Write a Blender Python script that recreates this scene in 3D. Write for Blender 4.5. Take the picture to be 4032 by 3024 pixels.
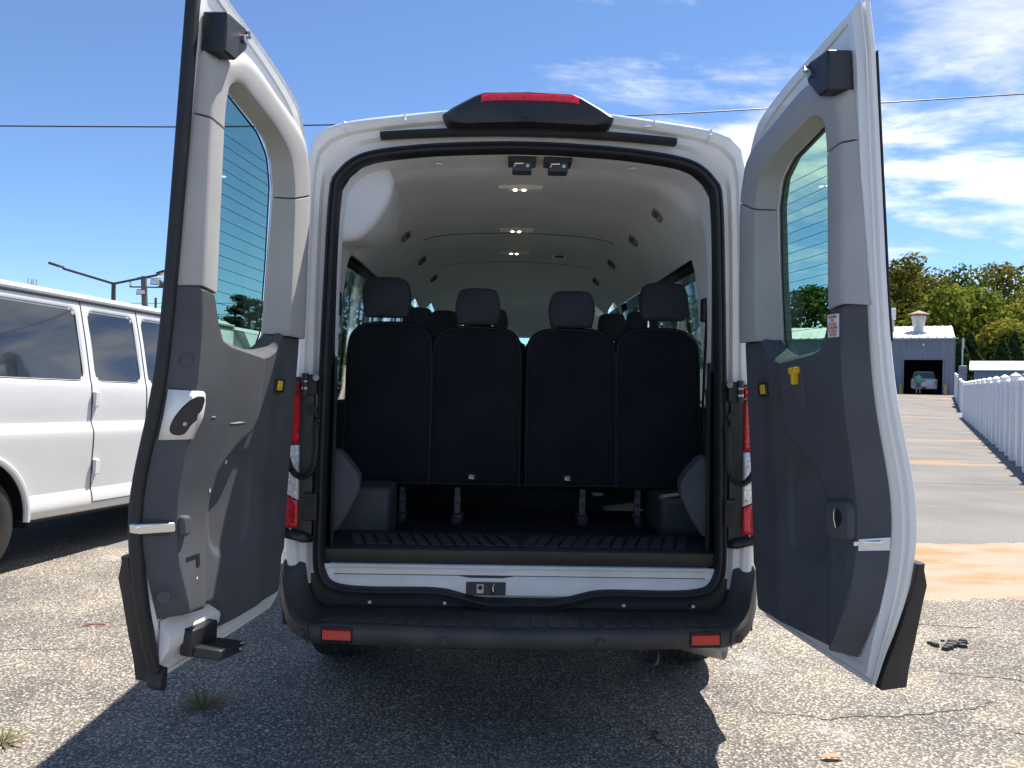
import bpy, bmesh, math, random
import numpy as np
from mathutils import Vector, Matrix
R = math.radians
random.seed(7); RNG = np.random.default_rng(11)
sc = bpy.context.scene
for o in list(bpy.data.objects): bpy.data.objects.remove(o)

# ------------------------------------------------------------------ camera
cam_d = bpy.data.cameras.new('camera'); cam = bpy.data.objects.new('camera', cam_d); sc.collection.objects.link(cam)
cam_d.lens = 27.03; cam_d.sensor_width = 36; cam_d.clip_start = 0.05; cam_d.clip_end = 3000
cam.matrix_world = Matrix.Translation((0, 0, 1.43)) @ Matrix.Rotation(R(90 - 0.26), 4, 'X') @ Matrix.Rotation(R(1.0), 4, 'Z')
sc.camera = cam

# ------------------------------------------------------------------ light
SUN_EL, SUN_AZ = 63.0, 44.0            # azimuth from +Y towards +X
SKY = 0.092
world = bpy.data.worlds.new('World'); sc.world = world; world.use_nodes = True
nt = world.node_tree; nt.nodes.clear()
def N(t, **k):
    n = nt.nodes.new(t)
    for a, b in k.items(): setattr(n, a, b)
    return n
def math_n(op, a, b=None):
    n = N('ShaderNodeMath', operation=op)
    for i, v in enumerate((a, b)):
        if v is None: continue
        if isinstance(v, (int, float)): n.inputs[i].default_value = v
        else: nt.links.new(v, n.inputs[i])
    return n.outputs[0]
sky = N('ShaderNodeTexSky', sky_type='NISHITA', sun_disc=False)
sky.sun_elevation = R(SUN_EL); sky.sun_rotation = R(SUN_AZ); sky.altitude = 5000; sky.air_density = 1.4; sky.dust_density = 0.0; sky.ozone_density = 6.0
tc = N('ShaderNodeTexCoord'); sep = N('ShaderNodeSeparateXYZ'); nt.links.new(tc.outputs['Generated'], sep.inputs[0])
zc = math_n('ADD', math_n('MAXIMUM', sep.outputs[2], 0.0), 0.16)
px = math_n('DIVIDE', sep.outputs[0], zc); py = math_n('DIVIDE', sep.outputs[1], zc)
comb = N('ShaderNodeCombineXYZ'); nt.links.new(px, comb.inputs[0]); nt.links.new(py, comb.inputs[1]); comb.inputs[2].default_value = 6.31
mpg = N('ShaderNodeMapping'); mpg.inputs['Rotation'].default_value = (0, 0, R(25)); mpg.inputs['Scale'].default_value = (.62, 1.0, 1); nt.links.new(comb.outputs[0], mpg.inputs[0])
n1 = N('ShaderNodeTexNoise'); n1.inputs['Scale'].default_value = 2.3; n1.inputs['Detail'].default_value = 11; n1.inputs['Roughness'].default_value = 0.60; n1.inputs['Distortion'].default_value = 0.25
nt.links.new(mpg.outputs[0], n1.inputs['Vector'])
n2 = N('ShaderNodeTexNoise'); n2.inputs['Scale'].default_value = 3.1; n2.inputs['Detail'].default_value = 7
nt.links.new(mpg.outputs[0], n2.inputs['Vector'])
# more cloud towards the east (+X) side of the sky, thin elsewhere
bias = math_n('MULTIPLY', math_n('SUBTRACT', math_n('MINIMUM', math_n('MAXIMUM', sep.outputs[0], -0.3), 0.45), 0.10), 0.36)
cov = math_n('ADD', n1.outputs['Fac'], bias)
ramp = N('ShaderNodeValToRGB'); ramp.color_ramp.elements[0].position = 0.56; ramp.color_ramp.elements[1].position = 0.76
ramp.color_ramp.interpolation = 'EASE'
nt.links.new(cov, ramp.inputs[0])
crp = N('ShaderNodeValToRGB'); crp.color_ramp.elements[0].position = 0.36; crp.color_ramp.elements[1].position = 0.62
crp.color_ramp.elements[0].color = (4.4, 4.9, 5.6, 1); crp.color_ramp.elements[1].color = (8.4, 8.4, 8.4, 1)
nt.links.new(n2.outputs['Fac'], crp.inputs[0])
mix = N('ShaderNodeMixRGB'); nt.links.new(ramp.outputs[0], mix.inputs[0]); nt.links.new(sky.outputs[0], mix.inputs[1]); nt.links.new(crp.outputs[0], mix.inputs[2])
bg = N('ShaderNodeBackground'); bg.inputs[1].default_value = SKY; nt.links.new(mix.outputs[0], bg.inputs[0])
wo = N('ShaderNodeOutputWorld'); nt.links.new(bg.outputs[0], wo.inputs[0])

sd = bpy.data.lights.new('sun', 'SUN'); sd.energy = 4.6; sd.angle = R(0.53); sd.color = (1.0, 0.945, 0.86)
sun = bpy.data.objects.new('sun', sd); sc.collection.objects.link(sun)
sdir = Vector((math.sin(R(SUN_AZ)) * math.cos(R(SUN_EL)), math.cos(R(SUN_AZ)) * math.cos(R(SUN_EL)), math.sin(R(SUN_EL))))
sun.rotation_euler = (-sdir).to_track_quat('-Z', 'Y').to_euler(); sun.location = (8, 8, 20)
vs = sc.view_settings; vs.view_transform = 'Standard'; vs.look = 'None'; vs.exposure = 1.05; vs.gamma = 1; vs.use_curve_mapping = False
sc.cycles.max_bounces = 10; sc.cycles.transparent_max_bounces = 24; sc.cycles.diffuse_bounces = 5; sc.cycles.use_denoising = True
sc.cycles.sample_clamp_indirect = 6.0

# ------------------------------------------------------------------ materials
MATS = {}
def mat(name, col, rough=0.5, metal=0.0, spec=0.5, coat=0.0, var=0.0, vscale=8.0, bump=0.0, bscale=200.0, col2=None, emit=None, trans=None):
    """one procedural material: base colour broken up by noise, optional fine bump"""
    m = bpy.data.materials.new(name); m.use_nodes = True; t = m.node_tree; b = t.nodes['Principled BSDF']
    b.inputs['Roughness'].default_value = rough; b.inputs['Metallic'].default_value = metal
    b.inputs['Specular IOR Level'].default_value = spec; b.inputs['Coat Weight'].default_value = coat; b.inputs['Coat Roughness'].default_value = 0.06
    c = (*col, 1)
    if var > 0 or col2:
        tx = t.nodes.new('ShaderNodeTexCoord'); nz = t.nodes.new('ShaderNodeTexNoise'); nz.inputs['Scale'].default_value = vscale; nz.inputs['Detail'].default_value = 6
        t.links.new(tx.outputs['Object'], nz.inputs['Vector'])
        rp = t.nodes.new('ShaderNodeValToRGB'); rp.color_ramp.elements[0].position = 0.33; rp.color_ramp.elements[1].position = 0.67
        c2 = col2 if col2 else tuple(min(1, x * (1 + var)) for x in col)
        c1 = col if col2 else tuple(x * (1 - var) for x in col)
        rp.color_ramp.elements[0].color = (*c1, 1); rp.color_ramp.elements[1].color = (*c2, 1)
        t.links.new(nz.outputs['Fac'], rp.inputs[0]); t.links.new(rp.outputs[0], b.inputs['Base Color'])
    else: b.inputs['Base Color'].default_value = c
    if bump > 0:
        tx = t.nodes.new('ShaderNodeTexCoord'); nz = t.nodes.new('ShaderNodeTexNoise'); nz.inputs['Scale'].default_value = bscale; nz.inputs['Detail'].default_value = 3
        t.links.new(tx.outputs['Object'], nz.inputs['Vector'])
        bp = t.nodes.new('ShaderNodeBump'); bp.inputs['Strength'].default_value = bump; bp.inputs['Distance'].default_value = 0.002
        t.links.new(nz.outputs['Fac'], bp.inputs['Height']); t.links.new(bp.outputs[0], b.inputs['Normal'])
    if emit: b.inputs['Emission Color'].default_value = (*emit[:3], 1); b.inputs['Emission Strength'].default_value = emit[3]
    MATS[name] = m; return m
def glass(name, tint, f0=0.04):
    """thin pane: tinted transmission with a Schlick mirror reflection (same from both sides)"""
    m = bpy.data.materials.new(name); m.use_nodes = True; t = m.node_tree; t.nodes.clear()
    tr = t.nodes.new('ShaderNodeBsdfTransparent'); tr.inputs[0].default_value = (*tint, 1)
    gl = t.nodes.new('ShaderNodeBsdfGlossy'); gl.inputs['Roughness'].default_value = 0.015
    lw = t.nodes.new('ShaderNodeLayerWeight'); lw.inputs[0].default_value = 0.5
    pw = t.nodes.new('ShaderNodeMath'); pw.operation = 'POWER'; pw.inputs[1].default_value = 5; t.links.new(lw.outputs['Facing'], pw.inputs[0])
    ma = t.nodes.new('ShaderNodeMath'); ma.operation = 'MULTIPLY_ADD'; ma.inputs[1].default_value = 1 - f0; ma.inputs[2].default_value = f0; t.links.new(pw.outputs[0], ma.inputs[0])
    mx = t.nodes.new('ShaderNodeMixShader'); out = t.nodes.new('ShaderNodeOutputMaterial')
    t.links.new(ma.outputs[0], mx.inputs[0]); t.links.new(tr.outputs[0], mx.inputs[1]); t.links.new(gl.outputs[0], mx.inputs[2]); t.links.new(mx.outputs[0], out.inputs[0])
    MATS[name] = m; return m

paint = mat('white_paint', (0.80, 0.80, 0.785), 0.28, spec=0.5, coat=0.6, var=0.02, vscale=3)
jamb = mat('jamb_paint', (0.82, 0.81, 0.79), 0.42, col2=(0.74, 0.72, 0.67), vscale=5)
plast = mat('charcoal_plastic', (0.045, 0.047, 0.052), 0.62, var=0.12, vscale=6, bump=0.25, bscale=500)
trimd = mat('dark_door_trim', (0.086, 0.091, 0.103), 0.75, spec=0.22, var=0.1, vscale=5, bump=0.25, bscale=420)
trimg = mat('grey_upper_trim', (0.405, 0.40, 0.395), 0.72, spec=0.35, var=0.05, vscale=5, bump=0.2, bscale=450)
rubber = mat('black_rubber', (0.013, 0.014, 0.017), 0.55, var=0.2, vscale=12)
blackp = mat('black_plastic', (0.02, 0.021, 0.024), 0.42, var=0.15, vscale=10)
bumperm = mat('bumper_plastic', (0.036, 0.036, 0.040), 0.55, col2=(0.062, 0.058, 0.055), vscale=7, bump=0.2, bscale=420)
headl = mat('headliner_cloth', (0.78, 0.80, 0.835), 0.95, spec=0.1, var=0.04, vscale=4, bump=0.2, bscale=350)
fabric = mat('seat_fabric', (0.016, 0.018, 0.024), 0.92, spec=0.12, var=0.2, vscale=4, bump=0.5, bscale=500)
fabric2 = mat('headrest_fabric', (0.050, 0.053, 0.066), 0.9, spec=0.12, var=0.15, vscale=5, bump=0.5, bscale=500)
vinyl = mat('seat_piping', (0.018, 0.018, 0.02), 0.7)
ventm = mat('vent_grey', (0.22, 0.22, 0.22), 0.8)
chrome = mat('chrome', (0.75, 0.76, 0.78), 0.12, metal=1.0)
steel = mat('zinc_steel', (0.42, 0.43, 0.44), 0.38, metal=1.0, var=0.15, vscale=30)
dsteel = mat('dull_zinc', (0.08, 0.085, 0.095), 0.45, metal=.6)
pipem = mat('exhaust_steel', (0.33, 0.29, 0.24), 0.5, metal=0.7, col2=(0.45, 0.40, 0.34), vscale=14)
tyre = mat('tyre_rubber', (0.028, 0.027, 0.026), 0.8, var=0.2, vscale=14)
red = mat('red_lens', (0.78, 0.02, 0.035), 0.16, coat=0.7, var=0.25, vscale=60)
def lens_mat():
    m = bpy.data.materials['red_lens']; b = m.node_tree.nodes['Principled BSDF']; b.inputs['Subsurface Weight'].default_value = 0.6; b.inputs['Subsurface Radius'].default_value = (.06, .01, .01); b.inputs['Subsurface Scale'].default_value = 0.6; return m
lens_mat()
red2 = mat('red_reflector', (0.60, 0.02, 0.02), 0.25, coat=0.5, var=0.15, vscale=90)
clear = mat('clear_lens', (0.78, 0.80, 0.84), 0.12, metal=0.15, coat=0.7, var=0.3, vscale=90)
yellow = mat('yellow_plastic', (0.80, 0.50, 0.02), 0.45)
white = mat('white_label', (0.85, 0.84, 0.83), 0.6)
redink = mat('red_print', (0.60, 0.06, 0.06), 0.6)
ledm = mat('led_lamp', (1, 0.9, 0.7), 0.3, emit=(1.0, 0.85, 0.62, 9))
lensm = mat('lamp_lens', (0.75, 0.74, 0.70), 0.3)
dglass = glass('door_glass', (0.60, 0.76, 0.69))
sglass = glass('side_glass', (0.53, 0.62, 0.61))
wglass = glass('windshield_glass', (0.80, 0.93, 0.91))
def tinted():
    m = mat('dark_tinted_glass', (0.012, 0.017, 0.026), 0.03, spec=0.9, coat=0.4); return m
tglass = tinted()
dirtyw = mat('painted_white_metal', (0.78, 0.78, 0.76), 0.45, var=0.05, vscale=2)

# ------------------------------------------------------------------ mesh helpers
class MB:
    def __init__(s): s.v = []; s.f = []
    def add(s, vs_, fs):
        k = len(s.v); s.v += [tuple(p) for p in vs_]; s.f += [tuple(i + k for i in f) for f in fs]; return s
    def box(s, x0, x1, y0, y1, z0, z1):
        return s.add([(x0,y0,z0),(x1,y0,z0),(x1,y1,z0),(x0,y1,z0),(x0,y0,z1),(x1,y0,z1),(x1,y1,z1),(x0,y1,z1)],
                     [(0,3,2,1),(4,5,6,7),(0,1,5,4),(1,2,6,5),(2,3,7,6),(3,0,4,7)])
    def loft(s, rings, closed=False, cap0=False, cap1=False):
        n = len(rings[0]); vs_ = [p for r in rings for p in r]; fs = []
        for i in range(len(rings) - 1):
            for j in range(n if closed else n - 1):
                a = i*n + j; b = i*n + (j+1) % n; fs.append((a, b, b + n, a + n))
        if cap0: fs.append(tuple(range(n))[::-1])
        if cap1: fs.append(tuple((len(rings)-1)*n + j for j in range(n)))
        return s.add(vs_, fs)
    def prism(s, poly, fn0, fn1):
        a = [fn0(*p) for p in poly]; b = [fn1(*p) for p in poly]
        return s.loft([a, b], True, True, True)
    def tube(s, pts, r, n=8, caps=True):
        pts = [Vector(p) for p in pts]; rings = []
        rr = r if isinstance(r, (list, tuple)) else [r]*len(pts)
        up = Vector((0.13, 0.21, 0.97)).normalized()
        for i, p in enumerate(pts):
            d = (pts[min(i+1, len(pts)-1)] - pts[max(i-1, 0)]).normalized()
            if abs(d.dot(up)) > 0.95: up = Vector((0.9, 0.3, 0.1)).normalized()
            a = d.cross(up).normalized(); b = d.cross(a).normalized()
            rings.append([tuple(p + (a*math.cos(2*math.pi*k/n) + b*math.sin(2*math.pi*k/n))*rr[i]) for k in range(n)])
        return s.loft(rings, True, caps, caps)
    def disc(s, c, axis, r, h, n=20, r2=None):
        c = Vector(c); ax = Vector(axis).normalized(); return s.tube([c, c + ax*h], [r, r if r2 is None else r2], n)
    def build(s, name, m, parent=None, tf=None, flip=False, smooth=40, bevel=0.0, solid=0.0, fixn=True):
        v = [tf(*p) for p in s.v] if tf else s.v
        lo = np.min(np.array(v), axis=0); hi = np.max(np.array(v), axis=0); c = (lo + hi)/2
        po = ORG.get(parent.name, np.zeros(3)) if parent else np.zeros(3)
        me = bpy.data.meshes.new(name); me.from_pydata([tuple(np.array(p) - c) for p in v], [], [f[::-1] for f in s.f] if flip else s.f)
        if fixn:
            bm = bmesh.new(); bm.from_mesh(me); bmesh.ops.recalc_face_normals(bm, faces=bm.faces); bm.to_mesh(me); bm.free()
        if smooth:
            me.polygons.foreach_set('use_smooth', [True]*len(me.polygons)); me.set_sharp_from_angle(angle=R(smooth))
        o = bpy.data.objects.new(name, me); sc.collection.objects.link(o)
        if m: me.materials.append(m)
        if parent: o.parent = parent
        o.location = tuple(c - po); ORG[o.name] = c
        if solid: md = o.modifiers.new('thick', 'SOLIDIFY'); md.thickness = solid; md.offset = 0
        if bevel: md = o.modifiers.new('bevel', 'BEVEL'); md.width = bevel; md.segments = 2; md.limit_method = 'ANGLE'; md.angle_limit = R(35); md.harden_normals = False
        return o
ORG = {}
def empty(name, loc, rot=(0, 0, 0), label=None, cat=None, group=None):
    o = bpy.data.objects.new(name, None); sc.collection.objects.link(o); o.location = loc; o.rotation_euler = rot; o.empty_display_size = 0.2
    ORG[o.name] = np.zeros(3); tag(o, label, cat, group); return o
def tag(o, label=None, cat=None, group=None, kind=None):
    if label: o['label'] = label
    if cat: o['category'] = cat
    if group: o['group'] = group
    if kind: o['kind'] = kind
    return o
def cat_rom(P, sub=5, closed=False):
    P = [np.array(p, float) for p in P]; n = len(P); out = []
    segs = n if closed else n - 1
    for i in range(segs):
        p1, p2 = P[i], P[(i+1) % n]
        p0 = P[(i-1) % n] if (closed or i > 0) else 2*p1 - p2
        p3 = P[(i+2) % n] if (closed or i < n-2) else 2*p2 - p1
        for k in range(sub):
            t = k/sub
            out.append(0.5*((2*p1) + (-p0+p2)*t + (2*p0-5*p1+4*p2-p3)*t*t + (-p0+3*p1-3*p2+p3)*t**3))
    if not closed: out.append(P[-1])
    return [tuple(p) for p in out]
def resample(P, n):
    P = np.array(P, float); d = np.r_[0, np.cumsum(np.linalg.norm(np.diff(P, axis=0), axis=1))]; t = np.linspace(0, d[-1], n)
    return [tuple(np.interp(x, d, P[:, k]) for k in range(P.shape[1])) for x in t]
def itp(x, xs, ys): return float(np.interp(x, xs, ys))
def sstep(a, b, x):
    t = min(1, max(0, (x-a)/(b-a))); return t*t*(3-2*t)

# ================================================================== SETTING
def gz(x, y): return 0.87*sstep(38, 60, y)
def ground_material():
    m = bpy.data.materials.new('driveway_asphalt'); m.use_nodes = True; t = m.node_tree; b = t.nodes['Principled BSDF']
    b.inputs['Roughness'].default_value = 0.92; b.inputs['Specular IOR Level'].default_value = 0.25
    g = t.nodes.new('ShaderNodeNewGeometry')
    def noise(scale, det=6, vec=None):
        n = t.nodes.new('ShaderNodeTexNoise'); n.inputs['Scale'].default_value = scale; n.inputs['Detail'].default_value = det
        t.links.new(vec or g.outputs['Position'], n.inputs['Vector']); return n.outputs['Fac']
    def ramp_(f, p0, p1, c0=(0,0,0), c1=(1,1,1)):
        r = t.nodes.new('ShaderNodeValToRGB'); r.color_ramp.elements[0].position = p0; r.color_ramp.elements[1].position = p1
        r.color_ramp.elements[0].color = (*c0, 1); r.color_ramp.elements[1].color = (*c1, 1); t.links.new(f, r.inputs[0]); return r.outputs[0]
    def mixc(f, a, b_):
        x = t.nodes.new('ShaderNodeMixRGB'); t.links.new(f, x.inputs[0])
        for i, v in ((1, a), (2, b_)):
            if isinstance(v, tuple): x.inputs[i].default_value = (*v, 1)
            else: t.links.new(v, x.inputs[i])
        return x.outputs[0]
    fine = ramp_(noise(60, 4), 0.3, 0.7, (0.135, 0.13, 0.124), (0.235, 0.228, 0.217))
    big = ramp_(noise(0.6, 5), 0.35, 0.65, (0.85, 0.85, 0.85), (1.12, 1.1, 1.08))
    mu = t.nodes.new('ShaderNodeMixRGB'); mu.blend_type = 'MULTIPLY'; mu.inputs[0].default_value = 1
    t.links.new(fine, mu.inputs[1]); t.links.new(big, mu.inputs[2])
    mp = t.nodes.new('ShaderNodeMapping'); mp.inputs['Scale'].default_value = (0.22, 1.0, 1); mp.inputs['Rotation'].default_value = (0, 0, R(-8)); t.links.new(g.outputs['Position'], mp.inputs[0])
    s1 = ramp_(noise(0.9, 7, mp.outputs[0]), 0.57, 0.70)
    sx = t.nodes.new('ShaderNodeSeparateXYZ'); t.links.new(g.outputs['Position'], sx.inputs[0])
    sand = mixc(s1, mu.outputs[0], (0.40, 0.24, 0.12))
    t.links.new(sand, b.inputs['Base Color'])
    bp = t.nodes.new('ShaderNodeBump'); bp.inputs['Strength'].default_value = 0.5; bp.inputs['Distance'].default_value = 0.006
    t.links.new(noise(90, 3), bp.inputs['Height']); t.links.new(bp.outputs[0], b.inputs['Normal'])
    return m
def build_ground():
    xs = np.r_[np.linspace(-900, -60, 12), np.linspace(-50, 60, 56), np.linspace(80, 900, 12)]
    ys = np.r_[np.linspace(-300, -5, 10), np.linspace(0, 80, 81), np.linspace(95, 1200, 14)]
    m = MB(); m.loft([[(x, y, gz(x, y)) for x in xs] for y in ys])
    o = m.build('ground', ground_material()); tag(o, 'grey asphalt driveway with orange sand washed over it', None, kind='structure')
build_ground()

def lot_edge(x): return itp(x, [-12, -5, -3.4, -2, 0, 2, 2.8, 3.6, 6, 14], [7.6, 6.8, 6.3, 6.0, 5.7, 5.3, 5.15, 5.3, 5.6, 6.2])
def lot_material():
    m = bpy.data.materials.new('aggregate_asphalt'); m.use_nodes = True; t = m.node_tree; b = t.nodes['Principled BSDF']
    b.inputs['Roughness'].default_value = 0.9; b.inputs['Specular IOR Level'].default_value = 0.3
    g = t.nodes.new('ShaderNodeNewGeometry')
    vo = t.nodes.new('ShaderNodeTexVoronoi'); vo.inputs['Scale'].default_value = 80; t.links.new(g.outputs['Position'], vo.inputs['Vector'])
    hs = t.nodes.new('ShaderNodeSeparateColor'); t.links.new(vo.outputs['Color'], hs.inputs[0])
    r = t.nodes.new('ShaderNodeValToRGB'); e = r.color_ramp.elements; e[0].position = 0.0; e[0].color = (0.19, 0.176, 0.158, 1); e[1].position = 1; e[1].color = (0.60, 0.53, 0.42, 1)
    k = e.new(0.45); k.color = (0.29, 0.265, 0.23, 1); k = e.new(0.78); k.color = (0.46, 0.41, 0.34, 1)
    t.links.new(hs.outputs[0], r.inputs[0])
    dr = t.nodes.new('ShaderNodeValToRGB'); dr.color_ramp.elements[0].position = 0.30; dr.color_ramp.elements[1].position = 0.62
    sc_ = t.nodes.new('ShaderNodeMath'); sc_.operation = 'MULTIPLY'; sc_.inputs[1].default_value = 1.0; t.links.new(vo.outputs['Distance'], sc_.inputs[0]); t.links.new(sc_.outputs[0], dr.inputs[0])
    mx = t.nodes.new('ShaderNodeMixRGB'); t.links.new(dr.outputs[0], mx.inputs[0]); t.links.new(r.outputs[0], mx.inputs[1]); mx.inputs[2].default_value = (0.12, 0.112, 0.103, 1)
    nz = t.nodes.new('ShaderNodeTexNoise'); nz.inputs['Scale'].default_value = 1.7; nz.inputs['Detail'].default_value = 7; t.links.new(g.outputs['Position'], nz.inputs['Vector'])
    br = t.nodes.new('ShaderNodeValToRGB'); br.color_ramp.elements[0].position = 0.32; br.color_ramp.elements[1].position = 0.68
    br.color_ramp.elements[0].color = (0.68, 0.69, 0.72, 1); br.color_ramp.elements[1].color = (1.25, 1.2, 1.12, 1); t.links.new(nz.outputs['Fac'], br.inputs[0])
    mu = t.nodes.new('ShaderNodeMixRGB'); mu.blend_type = 'MULTIPLY'; mu.inputs[0].default_value = 1; t.links.new(mx.outputs[0], mu.inputs[1]); t.links.new(br.outputs[0], mu.inputs[2])
    # sand and dust worked in between the stones
    n3 = t.nodes.new('ShaderNodeTexNoise'); n3.inputs['Scale'].default_value = 3.3; n3.inputs['Detail'].default_value = 8; t.links.new(g.outputs['Position'], n3.inputs['Vector'])
    r3 = t.nodes.new('ShaderNodeValToRGB'); r3.color_ramp.elements[0].position = 0.60; r3.color_ramp.elements[1].position = 0.80; r3.color_ramp.elements[1].color = (0.55, 0.55, 0.55, 1); t.links.new(n3.outputs['Fac'], r3.inputs[0])
    m3 = t.nodes.new('ShaderNodeMixRGB'); t.links.new(r3.outputs[0], m3.inputs[0]); t.links.new(mu.outputs[0], m3.inputs[1]); m3.inputs[2].default_value = (0.40, 0.31, 0.21, 1)
    n4 = t.nodes.new('ShaderNodeTexNoise'); n4.inputs['Scale'].default_value = 2.4; n4.inputs['Detail'].default_value = 9; n4.inputs['Roughness'].default_value = .65
    mp4 = t.nodes.new('ShaderNodeMapping'); mp4.inputs['Location'].default_value = (7.3, 2.1, 0); t.links.new(g.outputs['Position'], mp4.inputs[0]); t.links.new(mp4.outputs[0], n4.inputs['Vector'])
    r4 = t.nodes.new('ShaderNodeValToRGB'); r4.color_ramp.elements[0].position = 0.60; r4.color_ramp.elements[1].position = 0.74; r4.color_ramp.elements[1].color = (0.6, 0.6, 0.6, 1); t.links.new(n4.outputs['Fac'], r4.inputs[0])
    m4 = t.nodes.new('ShaderNodeMixRGB'); t.links.new(r4.outputs[0], m4.inputs[0]); t.links.new(m3.outputs[0], m4.inputs[1]); m4.inputs[2].default_value = (0.42, 0.42, 0.41, 1)
    t.links.new(m4.outputs[0], b.inputs['Base Color'])
    bp = t.nodes.new('ShaderNodeBump'); bp.inputs['Strength'].default_value = 0.9; bp.inputs['Distance'].default_value = 0.006; bp.invert = True
    t.links.new(vo.outputs['Distance'], bp.inputs['Height']); t.links.new(bp.outputs[0], b.inputs['Normal'])
    return m
def build_lot():
    xs = np.linspace(-12, 14, 521); m = MB()
    jag = np.cumsum(RNG.normal(0, 0.02, 521)); jag -= np.linspace(jag[0], jag[-1], 521); jag = np.clip(jag*0.7, -0.16, 0.16)
    e = [lot_edge(x) + jag[i] + RNG.normal(0, 0.012) for i, x in enumerate(xs)]
    m.loft([[(x, -6, 0.008) for x in xs], [(x, e[i] - 0.03, 0.008) for i, x in enumerate(xs)], [(x, e[i], -0.01) for i, x in enumerate(xs)]])
    o = m.build('parking_lot', lot_material(), smooth=0); tag(o, 'worn parking lot of gravelly asphalt under the vans', None, kind='structure')
build_lot()
def sand_mat():
    m = mat('sandy_concrete', (0.27, 0.24, 0.195), 0.92, col2=(0.34, 0.265, 0.175), vscale=0.7, bump=0.5, bscale=60); t = m.node_tree; b = t.nodes['Principled BSDF']
    g = t.nodes.new('ShaderNodeNewGeometry'); mp = t.nodes.new('ShaderNodeMapping'); mp.inputs['Scale'].default_value = (.6, 1.6, 1); t.links.new(g.outputs['Position'], mp.inputs[0])
    nz = t.nodes.new('ShaderNodeTexNoise'); nz.inputs['Scale'].default_value = 2.2; nz.inputs['Detail'].default_value = 9; t.links.new(mp.outputs[0], nz.inputs['Vector'])
    r = t.nodes.new('ShaderNodeValToRGB'); r.color_ramp.elements[0].position = .44; r.color_ramp.elements[1].position = .62; r.color_ramp.elements[1].color = (.9, .9, .9, 1); t.links.new(nz.outputs['Fac'], r.inputs[0])
    x = t.nodes.new('ShaderNodeMixRGB'); t.links.new(r.outputs[0], x.inputs[0]); t.links.new(b.inputs['Base Color'].links[0].from_socket, x.inputs[1]); x.inputs[2].default_value = (.34, .17, .07, 1); t.links.new(x.outputs[0], b.inputs['Base Color']); return m
def build_concrete():
    m = MB(); xs = np.linspace(1.4, 16, 220); rows = []
    a = np.clip(np.cumsum(RNG.normal(0, 0.02, 220)), -0.25, 0.25); b = np.clip(np.cumsum(RNG.normal(0, 0.02, 220)), -0.3, 0.3)
    rows.append([(x, lot_edge(x) - 0.6, 0.004) for x in xs]); rows.append([(x, 7.2 + 0.16*(x-3.9) + b[i], 0.004) for i, x in enumerate(xs)])
    m.loft(rows)
    cm = sand_mat()
    tag(m.build('concrete_strip', cm, smooth=0), 'sandy concrete strip between lot and driveway', None, kind='structure')
build_concrete()

def chips(name, n, x0, x1, y0, y1, s0, s1, m, label, mask=None, zoff=0.008):
    x = RNG.uniform(x0, x1, n); y = y0 + (y1-y0)*RNG.uniform(0, 1, n)**1.5
    if mask is not None: k = mask(x, y); x, y = x[k], y[k]
    n = len(x); s = s0 + (s1-s0)*RNG.uniform(0, 1, n)**3
    a = RNG.uniform(0, 2*np.pi, n); el = RNG.uniform(0.55, 1.0, n); ht = RNG.uniform(0.22, 0.5, n)
    base = np.array([(1,0,0),(0.35,0.9,0.1),(-0.8,0.6,0),(-0.9,-0.5,0.1),(0.3,-1,0),(0.1,0.05,1)], float)
    V = base[None]*RNG.uniform(0.7, 1.15, (n, 6, 3)); V[:, :, 1] *= el[:, None]; V[:, :, 2] *= ht[:, None]
    ca, sa = np.cos(a)[:, None], np.sin(a)[:, None]
    X = (V[:, :, 0]*ca - V[:, :, 1]*sa)*s[:, None] + x[:, None]; Y = (V[:, :, 0]*sa + V[:, :, 1]*ca)*s[:, None] + y[:, None]; Z = V[:, :, 2]*s[:, None] + zoff - 0.0008
    P = np.stack([X, Y, Z], 2).reshape(-1, 3)
    F = np.array([(0,1,5),(1,2,5),(2,3,5),(3,4,5),(4,0,5)]); F = (F[None] + (np.arange(n)*6)[:, None, None]).reshape(-1, 3)
    me = bpy.data.meshes.new(name); me.vertices.add(len(P)); me.vertices.foreach_set('co', P.ravel()); me.loops.add(len(F)*3); me.loops.foreach_set('vertex_index', F.ravel().astype(np.int32))
    me.polygons.add(len(F)); me.polygons.foreach_set('loop_start', np.arange(0, len(F)*3, 3, dtype=np.int32)); me.update(calc_edges=True); me.validate()
    o = bpy.data.objects.new(name, me); sc.collection.objects.link(o); me.materials.append(m); tag(o, label, None, kind='stuff'); return o
def stone_mat():
    m = bpy.data.materials.new('stone_chips'); m.use_nodes = True; t = m.node_tree; b = t.nodes['Principled BSDF']; b.inputs['Roughness'].default_value = 0.75
    g = t.nodes.new('ShaderNodeNewGeometry'); r = t.nodes.new('ShaderNodeValToRGB'); e = r.color_ramp.elements
    e[0].color = (0.22, 0.20, 0.175, 1); e[1].color = (0.70, 0.67, 0.61, 1); k = e.new(0.4); k.color = (0.33, 0.292, 0.236, 1); k = e.new(0.75); k.color = (0.50, 0.445, 0.355, 1)
    t.links.new(g.outputs['Random Per Island'], r.inputs[0]); t.links.new(r.outputs[0], b.inputs['Base Color']); return m
stone = stone_mat()
inlot = lambda x, y: y < np.interp(x, [-12, -5, -3.4, -2, 0, 2, 2.8, 3.6, 6, 14], [7.6, 6.8, 6.3, 6.0, 5.7, 5.3, 5.15, 5.3, 5.6, 6.2])
chips('stone_chips', 110000, -5.2, 4.6, 1.9, 6.8, 0.0036, 0.0100, stone, 'pale stone chips worked into the parking lot asphalt', inlot)
pale = mat('pale_pebble', (0.55, 0.53, 0.49), 0.7, col2=(0.38, 0.34, 0.29), vscale=40)
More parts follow.
